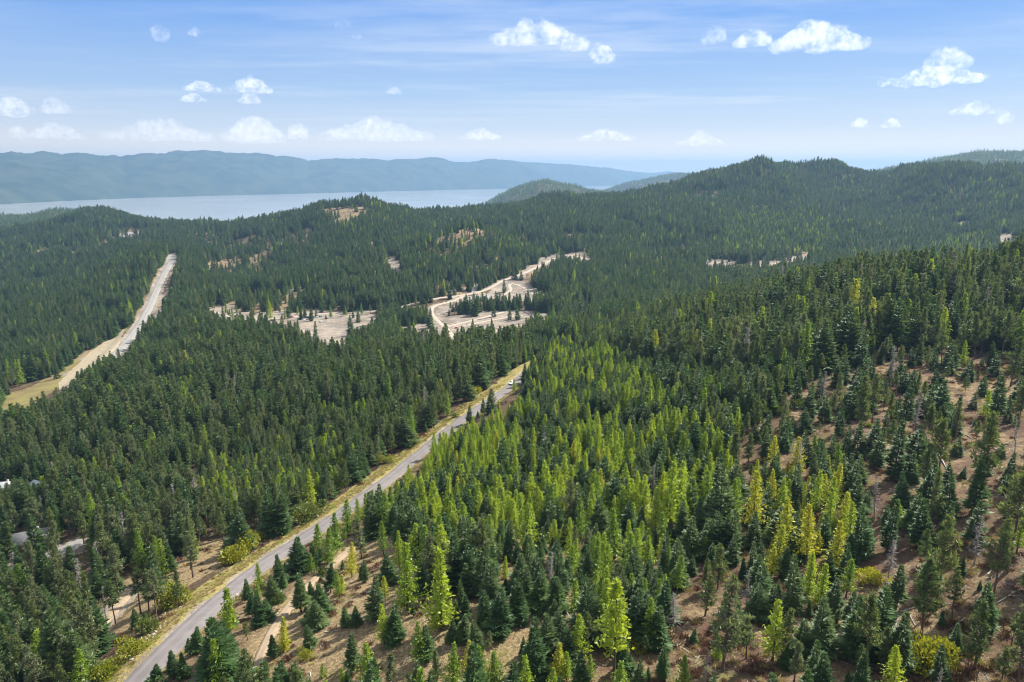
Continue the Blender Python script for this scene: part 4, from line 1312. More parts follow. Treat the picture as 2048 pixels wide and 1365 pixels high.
# a hand-set strip of firs standing in the clearing, and single trees there
STRIP = [(893, 630, 1020), (760, 652, 800)]
extra = []
for k in range(95):
    u_ = rng.random()
    px = 895 + u_ * 280
    py = np.interp(px, [895, 960, 1020, 1100, 1180], [629, 626, 618, 616, 620]) + rng.uniform(-13, 4)
    P = ground(px, py)
    extra.append((P[0], P[1], P[2], rng.uniform(10, 22), 1 if rng.random() < 0.8 else 2, 0))
for k in range(46):
    px = 400 + rng.random() * 350
    py = np.interp(px, [400, 500, 620, 750], [626, 634, 632, 634]) + rng.normal(0, 7)
    P = ground(px, py)
    if P is not None and float(road_near(P[:1], P[1:2])[0][0]) > 2:
        extra.append((P[0], P[1], P[2], rng.uniform(5, 18), int(rng.choice([0, 1, 1, 2])), 1))
for k in range(60):
    px = 752 + rng.random() * 108
    py = np.interp(px, [752, 800, 860], [647, 650, 650]) + rng.uniform(-22, 2)
    P = ground(px, py)
    extra.append((P[0], P[1], P[2], rng.uniform(10, 19), 1 if rng.random() < 0.8 else 2, 0))
for px, py, hh, k in ((862, 656, 24, 1), (703, 672, 24, 1), (716, 645, 18, 1), (590, 672, 16, 1), (596, 668, 18, 1), (1008, 585, 20, 1), (1042, 560, 15, 1), (1032, 560, 13, 1), (542, 640, 24, 0), (535, 640, 15, 2), (508, 640, 14, 2), (520, 645, 15, 2), (602, 640, 15, 1), (610, 636, 14, 1), (945, 668, 17, 1), (985, 672, 19, 1), (1035, 640, 18, 1), (1020, 640, 17, 1), (780, 665, 18, 1), (820, 668, 19, 1)):
    P = ground(px, py)
    extra.append((P[0], P[1], P[2], hh, k, 0))
E = np.array(extra)
ep = project(E[:, :3])
X = np.concatenate([X, E[:, 0]]); Y = np.concatenate([Y, E[:, 1]]); Z_ = np.concatenate([Z_, E[:, 2]]); HG = np.concatenate([HG, E[:, 3]])
KI = np.concatenate([KI, E[:, 4].astype(int)]); ST = np.concatenate([ST, E[:, 5].astype(int)])
PX = np.concatenate([PX, ep[0]]); PY = np.concatenate([PY, ep[1]]); DD = np.concatenate([DD, ep[2]])

KN = ['larch', 'fir', 'pine', 'dead']
SN = {'larch': ['lime', 'green', 'gold'], 'fir': ['dark', 'blue'], 'pine': ['olive', 'grey']}
n_hand = {k: sum(1 for t_ in TREES if t_['kind'] == k) for k in KN}
taken = np.zeros(len(X), bool)
for ki, kn in enumerate(KN):
    idx = np.nonzero(KI == ki)[0]
    size = HG[idx] / DD[idx] * np.where((PX[idx] > -15) & (PX[idx] < 2063) & (PY[idx] > 300) & (PY[idx] - FPX * HG[idx] / DD[idx] < 1360), 1, 0.0)
    # only what the frame shows most of
    lim = {'larch': 300, 'fir': 300, 'pine': 300, 'dead': 60}[kn] - n_hand[kn]
    best = idx[np.argsort(-size)[:max(0, lim)]]
    best = best[(HG[best] / DD[best]) * FPX > 4]
    for i in best:
        st = 'snag' if kn == 'dead' else SN[kn][min(ST[i], len(SN[kn]) - 1)]
        TREES.append(dict(kind=kn, style=st, x=X[i], y=Y[i], z=Z_[i], h=HG[i], hand=False))
    taken[best] = True

# names of places for the labels: pixel, phrase
PLACES = [
    (270, 1330, 'at the low end of the paved road'), (90, 1330, 'in the lowest corner of the pinewood'), (60, 1200, 'below the grey-roofed brown house'), (60, 1090, 'around the grey-roofed brown house'),
    (180, 1080, 'beside the pale gravel drive'), (40, 980, 'by the white-roofed house'), (230, 1220, 'along the forest path'), (345, 1190, 'by the big yellow-green roadside shrub'), (300, 1090, 'above the pale gravel drive'),
    (470, 1100, 'near the round yellow roadside shrub'), (610, 1030, 'by the round green roadside shrub'), (560, 980, 'behind the roadside shrubs'), (380, 970, 'around the hidden grey-roofed cabin'), (770, 920, 'by the small golden roadside shrub'),
    (200, 960, 'in the pinewood above the house'), (690, 920, 'in the wood left of the paved road'), (920, 820, 'along the upper verge of paved road'), (1020, 770, 'around the white pickup'),
    (430, 1300, 'between road and track, lowest part'), (540, 1200, 'between the paved road and track'), (650, 1090, 'between road and track, upper part'), (735, 1030, 'where track and road meet'),
    (600, 1290, 'on the straw slope below track'), (700, 1180, 'on the open straw slope'), (770, 1300, 'low on the straw slope'), (880, 1260, 'around the double-trunked larch'), (800, 1130, 'beside the tall lime larches'),
    (980, 1170, 'on the slope past the double-trunked larch'), (930, 1350, 'below the double-trunked larch'), (1040, 1290, 'by the small grassy meadow'), (880, 1010, 'in the bright larch clump'), (850, 940, 'at the road edge of larch clump'),
    (1010, 1030, 'behind the bright larch clump'), (960, 900, 'in the upper larch clump'), (1090, 900, 'amid the upper lime larches'), (1150, 1050, 'in the middle of the mixed slope'), (1130, 1180, 'on the mixed slope below middle'), (1110, 1340, 'under the mixed slope'),
    (1225, 1330, 'around the bare-stemmed spar larch'), (1270, 1180, 'above the spar larch'), (1330, 1050, 'by the tall lone lime larch'), (1250, 960, 'above the mixed slope'), (1400, 960, 'at the foot of the brown slope'),
    (1440, 1330, 'by the big grey-green pine'), (1370, 1180, 'amid the brush above the big pine'), (1500, 1090, 'beside the tall golden larch'), (1600, 1100, 'in the golden larch group'), (1680, 1150, 'at the edge of golden larches'),
    (1540, 1280, 'under the golden larch group'), (1660, 1320, 'in the dark firs below golden larches'), (1780, 1310, 'by the lower bright larch'), (1740, 1110, 'around the round yellow bush'), (1850, 1250, 'by the pale fallen logs'),
    (1950, 1340, 'in the lowest brush corner'), (2000, 1240, 'on the brush slope edge'), (1870, 1080, 'on the middle of brown slope'), (1980, 1080, 'by the leaning trunks'), (1780, 980, 'on the brown slope above yellow bush'),
    (1650, 930, 'on the brown slope above golden larches'), (1920, 930, 'by the long bleached log'), (1580, 860, 'on the upper brown slope'), (1740, 830, 'on the brown slope by bushes'), (1900, 810, 'high on the brown slope'), (2010, 780, 'under the tall skyline pines'),
    (1500, 800, 'in the wood above the larches'), (1380, 850, 'in the dense wood beside larches'), (1300, 760, 'in the dense wood past the pickup'),
]
PLX = np.array([(p[0], p[1]) for p in PLACES], float)
ONES = ['', 'first', 'second', 'third', 'fourth', 'fifth', 'sixth', 'seventh', 'eighth', 'ninth', 'tenth', 'eleventh', 'twelfth', 'thirteenth', 'fourteenth', 'fifteenth', 'sixteenth', 'seventeenth', 'eighteenth', 'nineteenth']
TENS = ['', '', 'twent', 'thirt', 'fort', 'fift']


def ordinal(n):
    if n < 20:
        return ONES[n]
    return TENS[n // 10] + ('ieth' if n % 10 == 0 else 'y-' + ONES[n % 10])


LOOK = {('larch', 'lime'): 'lime green larch', ('larch', 'green'): 'mid green larch', ('larch', 'gold'): 'golden yellow larch', ('larch', 'spar'): 'bare-stemmed tufted larch',
        ('fir', 'dark'): 'dark green fir', ('fir', 'blue'): 'bluish green fir', ('pine', 'olive'): 'olive green pine', ('pine', 'grey'): 'grey-green pine', ('dead', 'snag'): 'grey dead tree'}
for t_ in TREES:
    t_['px'], t_['py'], t_['d'] = [float(v) for v in project(np.array([t_['x'], t_['y'], t_['z']]))]
    t_['place'] = int(np.argmin(np.hypot(PLX[:, 0] - t_['px'], (PLX[:, 1] - t_['py']) * 1.3)))
bucket = {}
for t_ in TREES:
    bucket.setdefault((t_['kind'], t_['style'], t_['place']), []).append(t_)
for (kind, st, pl), L in bucket.items():
    L.sort(key=lambda q: q['px'])
    for i, t_ in enumerate(L):
        base = LOOK[(kind, st)]
        size = 'small ' if t_['h'] < 5.5 else 'tall ' if t_['h'] > 14.5 else ''
        if len(L) == 1:
            t_['label'] = f"{size}{base} {PLACES[pl][2]}"
        else:
            t_['label'] = f"{size}{base} {PLACES[pl][2]}, {ordinal(i + 1)} from left"
GROUPS = {'larch': 'larches on the near slopes', 'fir': 'firs on the near slopes', 'pine': 'pines on the near slopes', 'dead': 'dead trees on the near slopes'}
NAMES = {'larch': 'larch_tree', 'fir': 'fir_tree', 'pine': 'pine_tree', 'dead': 'dead_tree'}
rnd = random.Random(7)
for t_ in TREES:
    pool = [p for p in PROTO[t_['kind']] if p[2] == t_['style']]
    tr, cr, _ = pool[rnd.randrange(len(pool))]
    e = bpy.data.objects.new(NAMES[t_['kind']], None)
    COL.objects.link(e)
    e.empty_display_size = 0.5
    e.location = (t_['x'], t_['y'], t_['z'])
    s_ = t_['h'] / HP
    wd = s_ * rnd.uniform(0.86, 1.12) * float(np.interp(t_['h'], [4, 8, 13, 20], [1.15, 1.08, 0.98, 0.9])) * (1.12 if t_['kind'] == 'larch' else 1.0)
    e.scale = (wd, wd, s_)
    e.rotation_euler = (rnd.gauss(0, 0.035), rnd.gauss(0, 0.035), rnd.uniform(0, 6.283))
    e['label'] = t_['label']; e['category'] = 'dead tree' if t_['kind'] == 'dead' else t_['kind'] + ' tree'
    e['group'] = GROUPS[t_['kind']]
    obj('trunk', tr, e)
    obj('branches' if t_['kind'] == 'dead' else 'crown', cr, e)

# the rest of the wood: one object for each kind -------------------------------------------------------------


def scatter(name, protos, P, rotz, scl, idx, label, category, tilt=None):
    """instances of the prototype meshes on points: a mass nobody could count"""
    pc = bpy.data.collections.new(name + '_kinds')
    for i, me in enumerate(protos):
        o_ = bpy.data.objects.new(f'{name}_kind_{i:03d}', me)
        pc.objects.link(o_)
    me = bpy.data.meshes.new(name)
    n = len(P)
    me.vertices.add(n); me.vertices.foreach_set('co', np.asarray(P, np.float32).ravel())
    a = me.attributes.new('turn', 'FLOAT_VECTOR', 'POINT')
    r_ = np.zeros((n, 3), np.float32); r_[:, 2] = rotz
    if tilt is not None:
        r_[:, :2] = tilt
    a.data.foreach_set('vector', r_.ravel())
    a = me.attributes.new('size', 'FLOAT_VECTOR', 'POINT')
    a.data.foreach_set('vector', np.asarray(scl, np.float32).ravel())
    a = me.attributes.new('pick', 'INT', 'POINT')
    a.data.foreach_set('value', np.asarray(idx, np.int32))
    o_ = obj(name, me, kind='stuff', label=label, category=category)
    g = bpy.data.node_groups.new(name, 'GeometryNodeTree')
    g.interface.new_socket('Geometry', in_out='INPUT', socket_type='NodeSocketGeometry')
    g.interface.new_socket('Geometry', in_out='OUTPUT', socket_type='NodeSocketGeometry')
    gi = g.nodes.new('NodeGroupInput'); go = g.nodes.new('NodeGroupOutput')
    ip = g.nodes.new('GeometryNodeInstanceOnPoints')
    ci = g.nodes.new('GeometryNodeCollectionInfo')
    ci.inputs['Collection'].default_value = pc
    ci.inputs['Separate Children'].default_value = True
    ci.inputs['Reset Children'].default_value = True

    def na(nm, ty):
        q = g.nodes.new('GeometryNodeInputNamedAttribute')
        q.data_type = ty
        q.inputs['Name'].default_value = nm
        return q.outputs['Attribute']
    g.links.new(gi.outputs[0], ip.inputs['Points'])
    g.links.new(ci.outputs[0], ip.inputs['Instance'])
    ip.inputs['Pick Instance'].default_value = True
    g.links.new(na('pick', 'INT'), ip.inputs['Instance Index'])
    g.links.new(na('turn', 'FLOAT_VECTOR'), ip.inputs['Rotation'])
    g.links.new(na('size', 'FLOAT_VECTOR'), ip.inputs['Scale'])
    g.links.new(ip.outputs[0], go.inputs[0])
    md = o_.modifiers.new('scatter', 'NODES')
    md.node_group = g
    return o_


rng = np.random.default_rng(77)
MASS_LABEL = {'larch': 'lime and yellow larches mixed through the far woods', 'fir': 'dense mass of dark firs covering the far hills', 'pine': 'olive green pines filling the woods and ridges'}
for ki, kn in enumerate(KN[:3]):
    i = np.nonzero((KI == ki) & ~taken)[0]
    pr = FAR[kn]
    idx = np.zeros(len(i), int)
    lod = np.where(DD[i] < 2700, 0, 1)
    stn = np.array(SN[kn])[np.minimum(ST[i], len(SN[kn]) - 1)]
    for l_ in (0, 1):
        for s_ in SN[kn]:
            opts = [j for j, p in enumerate(pr) if p[0] == l_ and p[1] == s_]
            mk = (lod == l_) & (stn == s_)
            idx[mk] = rng.choice(opts, mk.sum())
    sc = HG[i] / HP
    w_ = sc * rng.uniform(0.84, 1.14, len(i)) * np.interp(HG[i], [4, 8, 13, 22], [1.15, 1.06, 0.95, 0.85]) * (1.12 if kn == 'larch' else 1.0)
    scatter(kn + '_forest', [p[2] for p in pr], np.stack([X[i], Y[i], Z_[i]], -1), rng.uniform(0, 6.28, len(i)), np.stack([w_, w_, sc], -1), idx, MASS_LABEL[kn], 'forest', rng.normal(0, 0.045, (len(i), 2)))

# ------------------------------------------------------------------ shrubs, brush, logs, stones
SHRUBS = [  # px foot, py foot, width px, style, label
    (342, 1212, 62, 'yellow', 'big yellow-green shrub on the bank above the paved road'),
    (318, 1190, 40, 'green', 'dark green bush behind the big roadside shrub'),
    (474, 1118, 60, 'yellow', 'round yellow-green shrub on the verge, lower of the pair'),
    (512, 1085, 34, 'yellow', 'smaller round yellow shrub on the verge, upper of the pair'),
    (612, 1040, 52, 'green', 'round green roadside shrub halfway up the verge'),
    (265, 1312, 48, 'yellow', 'rusty yellow bush at the low end of the verge'),
    (212, 1355, 50, 'yellow', 'bright yellow bush in the lowest part of the verge'),
    (178, 1364, 60, 'green', 'mixed green bush behind the lowest yellow bush'),
    (300, 1262, 40, 'green', 'low green bush beside the stony verge'),
    (771, 926, 26, 'yellow', 'small golden shrub at the wood edge by paved road'),
    (948, 788, 22, 'yellow', 'olive golden shrub at the wood edge below white pickup'),
    (825, 895, 14, 'green', 'small grey-green bush on the upper verge'),
    (909, 835, 14, 'green', 'round grey-green bush high on the verge'),
    (1740, 1165, 42, 'yellow', 'round yellow-topped bush on the brown slope'),
    (1282, 1300, 40, 'yellow', 'loose yellow bush beside the spar larch'),
    (645, 1150, 26, 'green', 'low green bush on the straw slope beside the track'),
    (610, 1318, 26, 'yellow', 'small yellow bush low on the straw slope'),
    (555, 1205, 28, 'green', 'green bush between the road and the track'),
    (880, 1252, 24, 'yellow', 'low yellow bush at the foot of the double-trunked larch'),
    (1850, 1330, 90, 'yellow', 'sprawling thin yellow bush below the fallen logs'),
    (1560, 830, 30, 'green', 'wide green thicket bush high on the brown slope'),
    (1600, 815, 30, 'green', 'second wide thicket bush high on the brown slope'),
    (1735, 855, 14, 'yellow', 'yellow bush high on the bare brown slope'),
    (1875, 830, 50, 'green', 'broad grey-green bush under the upper brown slope'),
    (1060, 985, 30, 'green', 'grey-green bush among the mid-slope larches'),
    (1385, 1010, 26, 'green', 'dull green bush at the foot of brown slope'),
    (270, 610, 16, 'yellow', 'yellow bush beside the far gravel road'),
    (235, 645, 16, 'yellow', 'orange-yellow bush under the far gravel road'),
]
rs = np.random.default_rng(3)
for (px, py, wpx, st, lab) in SHRUBS:
    P = ground(px, py)
    d = float(project(P)[2])
    wid = 1.2 * wpx * d / FPX
    pool = [p for p in PROTO['shrub'] if p[2] == st]
    tr, cr, _ = pool[int(rs.integers(len(pool)))]
    e = bpy.data.objects.new('shrub', None)
    COL.objects.link(e)
    e.location = P
    e.scale = (wid / 1.75, wid / 1.75, wid / 1.75 * rs.uniform(0.95, 1.15))
    e.rotation_euler = (0, 0, rs.uniform(0, 6.28))
    e['label'] = lab; e['category'] = 'shrub'; e['group'] = 'shrubs on the verges and slopes'
    obj('stems', tr, e); obj('leaves', cr, e)

# low brush and tufts, uncounted
brush_protos = []
for k in range(3):
    VF = twig_brush(rs, 110)
    for mt in ('brush_red', 'brush_tan'):
        brush_protos.append(mesh_np('brush', VF[0], VF[1], [M[mt]]))
for k in range(2):
    VF = shrub_crown(rs, 260, 0.8, 4)
    for mt in ('shrub_green', 'shrub_yellow'):
        brush_protos.append(mesh_np('bush', VF[0], VF[1], [M[mt]]))
x, y, r = candidates(70, 450, 1.2)
z = height(x, y)
px, py, d = project(np.stack([x, y, z], -1))
eb, _, ew = road_near(x, y)
sd = x - np.interp(y, ROADS['paved_road'][0][:, 1], ROADS['paved_road'][0][:, 0])
clump = fbm(x / 9, y / 9, 61, 3)
bz = in_poly(px, py, ZONES['brown'])
pr = np.where(bz, 0.40, np.where(sd > 0, 0.22, 0.2)) * np.clip(0.35 + clump * 4.5, 0, 2.4)
pr = np.where((eb < np.where(ew == 0, np.where(sd < 0, 7, 1.5), 0.6)) & (ew >= 0), 0, pr)
pr = np.where(cover('bare', px, py, d), 0, pr)
k = (rs.random(len(x)) < pr) & (px > -40) & (px < 2090) & (py < 1400)
x, y, z, px, py, clump, bz = x[k], y[k], z[k], px[k], py[k], clump[k], bz[k]
n = len(x)
u = rs.random(n)
red = np.where(bz, 0.60, 0.40)
pick = np.where(u < red, 2 * rs.integers(0, 3, n), np.where(u < red + 0.22, 2 * rs.integers(0, 3, n) + 1, np.where(u < 0.94, 6 + 2 * rs.integers(0, 2, n), 7 + 2 * rs.integers(0, 2, n))))
s_ = rs.uniform(0.5, 1.35, n) * np.where(pick >= 6, 0.6, 1.0)
scatter('brush_undergrowth', brush_protos, np.stack([x, y, z], -1), rs.uniform(0, 6.28, n), np.stack([s_ * 1.25, s_ * 1.25, s_ * rs.uniform(0.6, 1.0, n)], -1), pick, 'reddish brush and straw tufts between the near trees', 'brush')
# broken branches lying about on the slopes, uncounted
twigs = []
for k in range(4):
    t = Tri()
    for q in range(7):
        a_ = rs.uniform(0, 6.28); c_ = rs.normal(0, 0.7, 2); L_ = rs.uniform(0.5, 2.0)
        dx_, dy_ = math.cos(a_) * L_ / 2, math.sin(a_) * L_ / 2
        t.tube([(c_[0] - dx_, c_[1] - dy_, 0.05), (c_[0], c_[1], 0.12), (c_[0] + dx_, c_[1] + dy_, 0.1 + rs.uniform(0, 0.3))], [0.035, 0.03, 0.012], 4)
    twigs.append(t.mesh('twig_litter', [M['log'] if k % 2 else M['dead_wood']]))
tx, ty, tr_ = candidates(90, 330, 2.6)
tz = height(tx, ty)
tpx, tpy, td = project(np.stack([tx, ty, tz], -1))
teb, _, tew = road_near(tx, ty)
tsd = tx - np.interp(ty, ROADS['paved_road'][0][:, 1], ROADS['paved_road'][0][:, 0])
tpr = np.where(in_poly(tpx, tpy, ZONES['brown']), 0.34, np.where(tsd > 0, 0.12, 0.08)) * np.clip(0.4 + fbm(tx / 11, ty / 11, 66, 3) * 5, 0, 2.5)
tk = (rs.random(len(tx)) < tpr) & ((teb > 2) | (tew < 0)) & (tpy < 1400)
tx, ty, tz = tx[tk], ty[tk], tz[tk]
tn = len(tx)
tsz = rs.uniform(0.6, 1.5, tn)
scatter('fallen_branch_litter', twigs, np.stack([tx, ty, tz], -1), rs.uniform(0, 6.28, tn), np.stack([tsz] * 3, -1), rs.integers(0, 4, tn), 'bleached broken branches littering the brown slope', 'litter')
# grass of the verge
x, y, r = candidates(90, 420, 0.8)
z = height(x, y)
px, py, d = project(np.stack([x, y, z], -1))
eb, _, ew = road_near(x, y)
sd = x - np.interp(y, ROADS['paved_road'][0][:, 1], ROADS['paved_road'][0][:, 0])
k = (ew == 0) & (eb > 0.6) & (eb < np.where(sd < 0, 8, 2)) & (rs.random(len(x)) < 0.45)
x, y, z = x[k], y[k], z[k]
n = len(x)
s_ = rs.uniform(0.25, 0.6, n)
tuft = [brush_protos[1], brush_protos[3], brush_protos[5]]
VF = twig_brush(rs, 60)
tuft.append(mesh_np('tuft', VF[0], VF[1], [M['shrub_yellow']]))
scatter('verge_grass', tuft, np.stack([x, y, z - 0.05], -1), rs.uniform(0, 6.28, n), np.stack([s_ * 1.3, s_ * 1.3, s_], -1), np.where(rs.random(n) < 0.3, 3, rs.integers(0, 3, n)), 'dry golden grass along the paved road', 'grass')

# fallen logs: pixel of one end, pixel of the other end
LOGS = [(1876, 908, 1910, 968), (1883, 950, 1862, 930), (1852, 1215, 1905, 1208), (1800, 1225, 1845, 1212), (1776, 1240, 1810, 1190), (1790, 1255, 1802, 1218), (1820, 1232, 1830, 1252), (1770, 1205, 1792, 1232),
        (1905, 1298, 1928, 1325), (1898, 1262, 1925, 1240), (1445, 1062, 1466, 1052), (1452, 1070, 1460, 1048), (1400, 1195, 1412, 1180), (1405, 1200, 1424, 1176), (1480, 1195, 1492, 1185), (1352, 1295, 1372, 1280), (1366, 1298, 1395, 1318),
        (640, 1295, 652, 1281), (648, 1266, 676, 1262), (620, 1345, 622, 1362), (845, 1246, 858, 1240), (1975, 1150, 1990, 1132), (1960, 1250, 1996, 1228), (1982, 1215, 2040, 1180), (1845, 1080, 1872, 1052), (1560, 955, 1580, 985),
        (1690, 745, 1712, 737), (1640, 970, 1652, 990), (1930, 870, 1948, 880), (1990, 900, 2020, 890), (2000, 935, 2030, 950), (1580, 1230, 1576, 1250), (1425, 1230, 1440, 1222), (880, 1150, 896, 1142), (1330, 1325, 1352, 1330)]
li = 0
for (ax_, ay_, bx_, by_) in LOGS:
    A, B = ground(ax_, ay_), ground(bx_, by_)
    L_ = float(np.linalg.norm(A - B))
    if L_ < 0.8:
        continue
    if L_ > 14:
        B = A + (B - A) / L_ * 14; B[2] = float(height(B[:1], B[1:2])[0]); L_ = 14
    t = Tri()
    r0 = 0.09 + 0.012 * L_
    n = 6
    P = np.stack([np.linspace(0, L_, n), rs.normal(0, 0.05, n), np.full(n, 0.0)], -1)
    t.tube(P, np.linspace(r0, r0 * 0.45, n), 7)
    for q in range(5):
        a_ = rs.uniform(0.25, 0.95) * L_
        e_ = np.array([0.5, rs.normal(0, 1), abs(rs.normal(0, 0.5))]); e_ /= np.linalg.norm(e_)
        ll = rs.uniform(0.3, 0.9)
        t.tube(np.array([(a_, 0, 0), (a_ + e_[0] * ll * 0.5, e_[1] * ll * 0.5, e_[2] * ll * 0.5), (a_ + e_[0] * ll, e_[1] * ll, e_[2] * ll)]), [r0 * 0.3, r0 * 0.22, r0 * 0.08], 4)
    me = t.mesh('fallen_log', [M['log'] if li % 3 != 2 else M['dead_wood']], True)
    o_ = obj('fallen_log', me)
    dv = Vector(B - A).normalized()
    o_.rotation_euler = dv.to_track_quat('X', 'Z').to_euler()
    o_.location = Vector(A) + Vector((0, 0, r0 * 0.9))
    pl = int(np.argmin(np.hypot(PLX[:, 0] - ax_, PLX[:, 1] - ay_)))
    o_['category'] = 'fallen log'; o_['group'] = 'fallen logs on the slopes'
    o_['_pl'] = pl; o_['_px'] = ax_; o_['_long'] = L_ > 5
    li += 1
lg = {}
for o_ in COL.objects:
    if '_pl' in o_.keys():
        lg.setdefault(o_['_pl'], []).append(o_)
for pl, L in lg.items():
    L.sort(key=lambda q: q['_px'])
    for i, o_ in enumerate(L):
        base = ('long bleached fallen log ' if o_['_long'] else 'short bleached fallen log ') + PLACES[pl][2]
        o_['label'] = base if len(L) == 1 else base + f', {ordinal(i + 1)} from left'
        for k_ in ('_pl', '_px', '_long'):
            del o_[k_]


def rock_mesh(rg):
    import bmesh
    bm = bmesh.new()
    bmesh.ops.create_icosphere(bm, subdivisions=3, radius=0.5)
    for _ in range(9):                            # cut flat faces like broken rock
        nrm = Vector(rg.normal(0, 1, 3)).normalized(); dd = rg.uniform(0.26, 0.42)
        for v in bm.verts:
            e_ = v.co.dot(nrm) - dd
            if e_ > 0:
                v.co -= nrm * e_
    for v in bm.verts:
        v.co += Vector(rg.normal(0, 0.008, 3))
    me = bpy.data.meshes.new('boulder'); bm.to_mesh(me); bm.free()
    me.materials.append(M['rock'])
    return me


ROCKP = [rock_mesh(rs) for _ in range(5)]
ROCKS = []
PILES = [((955, 577), 34, 9, 26, 1.4, 3.6, 'grey boulder in the pale rock heap above the dirt road', 'boulders in the rock heap above the dirt road'),
         ((955, 595), 44, 4, 26, 0.9, 2.4, 'grey boulder in the row below the dirt road', 'boulders in the row below the dirt road'),
         ((340, 504), 30, 12, 34, 1.5, 5.0, 'pale block in the rock cut at the top of the gravel road', 'blocks in the rock cut above the gravel road'),
         ((252, 475), 40, 12, 30, 2.0, 6.0, 'grey rock in the scree patch on the far slope', 'rocks in the far scree patch'),
         ((862, 655), 16, 3, 8, 0.8, 1.8, 'small stone beside the lane junction in the clearing', 'stones by the clearing junction')]
for (c_, sx, sy, n, a_, b_, lab, grp) in PILES:
    for q in range(n):
        ROCKS.append((c_[0] + rs.uniform(-1, 1) * sx / 2, c_[1] + rs.uniform(-1, 1) * sy / 2, rs.uniform(a_, b_), lab, grp))
for q in range(46):                               # along the stony edge of the paved road
    u_ = rs.random()
    px = 395 + u_ * 70 + rs.normal(0, 3); py = 1262 - u_ * 78 + rs.normal(0, 3)
    ROCKS.append((px + 14, py + 4, rs.uniform(0.25, 0.75), 'pale stone in the stony strip beside the paved road', 'stones beside the paved road'))
for q in range(30):
    u_ = rs.random()
    ROCKS.append((np.interp(u_, [0, 1], [232, 365]) + rs.normal(0, 4), np.interp(u_, [0, 1], [1340, 1215]) + rs.normal(0, 3), rs.uniform(0.3, 0.9), 'pale stone along the upper edge of the road verge', 'stones along the verge edge'))
for q in range(14):
    ROCKS.append((735 + rs.normal(0, 10), 1055 + rs.normal(0, 10), rs.uniform(0.3, 0.8), 'pale stone heaped where the track meets the road', 'stones at the track mouth'))
for (px, py, sz, lab, grp) in ROCKS:
    P = ground(px, py)
    o_ = obj('boulder', ROCKP[int(rs.integers(5))], label=lab, category='boulder', group=grp)
    o_.location = (P[0], P[1], P[2] + sz * 0.12)
    o_.scale = (sz * rs.uniform(0.8, 1.3), sz * rs.uniform(0.8, 1.2), sz * rs.uniform(0.6, 0.9))
    o_.rotation_euler = (rs.uniform(-.4, .4), rs.uniform(-.4, .4), rs.uniform(0, 6.28))

# ------------------------------------------------------------------ houses
for (px, py, yaw, w, dp, wh, wm, rm, lab) in HOUSES:
    P = ground(px, py)
    e = bpy.data.objects.new('house', None)
    COL.objects.link(e)
    zs = [float(height(np.array([P[0] + a]), np.array([P[1] + b_]))[0]) for a in (-w / 2, w / 2) for b_ in (-dp / 2, dp / 2)]
    e.location = (P[0], P[1], P[2])
    e.rotation_euler = (0, 0, yaw)
    e['label'] = lab; e['category'] = 'house'
    low = min(min(zs) - P[2], 0) - 0.6
    rh = dp * 0.32
    t = Tri()
    t.box(-w / 2, w / 2, -dp / 2, dp / 2, low, wh)
    for sx in (-1, 1):                             # gables
        t.quads([(sx * w / 2, -dp / 2, wh), (sx * w / 2, dp / 2, wh), (sx * w / 2, 0.15, wh + rh * 0.97), (sx * w / 2, -0.15, wh + rh * 0.97)], [(0, 1, 2, 3) if sx > 0 else (3, 2, 1, 0)])
    obj('wall', t.mesh('wall', [M[wm]]), e)
    t = Tri()
    ov = 0.6
    for sy in (-1, 1):
        y0, z0 = sy * (dp / 2 + ov), wh - rh * ov / (dp / 2)
        V = []
        for xx in (-w / 2 - ov, w / 2 + ov):
            V += [(xx, y0, z0 + 0.02), (xx, 0, wh + rh + 0.02), (xx, 0, wh + rh + 0.2), (xx, y0, z0 + 0.2)]
        t.quads(V, [(0, 1, 2, 3), (7, 6, 5, 4), (3, 2, 6, 7), (0, 4, 5, 1), (0, 3, 7, 4)])
    ro = obj('roof', t.mesh('roof', [M[rm]]), e)
    t = Tri(); t.box(w * 0.2, w * 0.2 + 0.9, 0.3, 1.2, wh + rh * 0.5, wh + rh + 0.9)
    obj('chimney', t.mesh('chimney', [M['rock']]), ro)
    for k in range(max(2, int(w // 4))):
        xx = -w / 2 + (k + 0.5) * w / max(2, int(w // 4))
        t = Tri(); t.box(xx - 0.7, xx + 0.7, -dp / 2 - 0.06, -dp / 2 - 0.004, 1.0, 2.2)
        wn = obj('window', t.mesh('window', [M['glass']]), e)
        t = Tri()
        for (a0, a1, b0, b1) in ((-0.85, -0.7, 0.9, 2.3), (0.7, 0.85, 0.9, 2.3), (-0.7, 0.7, 0.9, 1.0), (-0.7, 0.7, 2.2, 2.3)):
            t.box(xx + a0, xx + a1, -dp / 2 - 0.09, -dp / 2 - 0.002, b0, b1)
        obj('frame', t.mesh('frame', [M['house_pale']]), wn)
    t = Tri(); t.box(w / 2 + 0.004, w / 2 + 0.06, -0.5, 0.5, 0.0, 2.1)
    obj('door', t.mesh('door', [M['house_wood']]), e)

# ------------------------------------------------------------------ vehicles


def wheel(e, x_, y_, r_=0.36, wd=0.24):
    t = Tri(); t.tube([(0, -wd / 2, 0), (0, -wd * 0.45, 0), (0, wd * 0.45, 0), (0, wd / 2, 0)], [r_ * 0.9, r_, r_, r_ * 0.9], 16)
    w_ = obj('wheel', t.mesh('wheel', [M['rubber']]), e); w_.location = (x_, y_, r_)
    t = Tri(); s_ = 1 if y_ > 0 else -1
    t.tube([(0, s_ * wd * 0.42, 0), (0, s_ * wd * 0.53, 0)], [r_ * 0.62, r_ * 0.55], 12)
    obj('rim', t.mesh('rim', [M['chrome']]), w_)


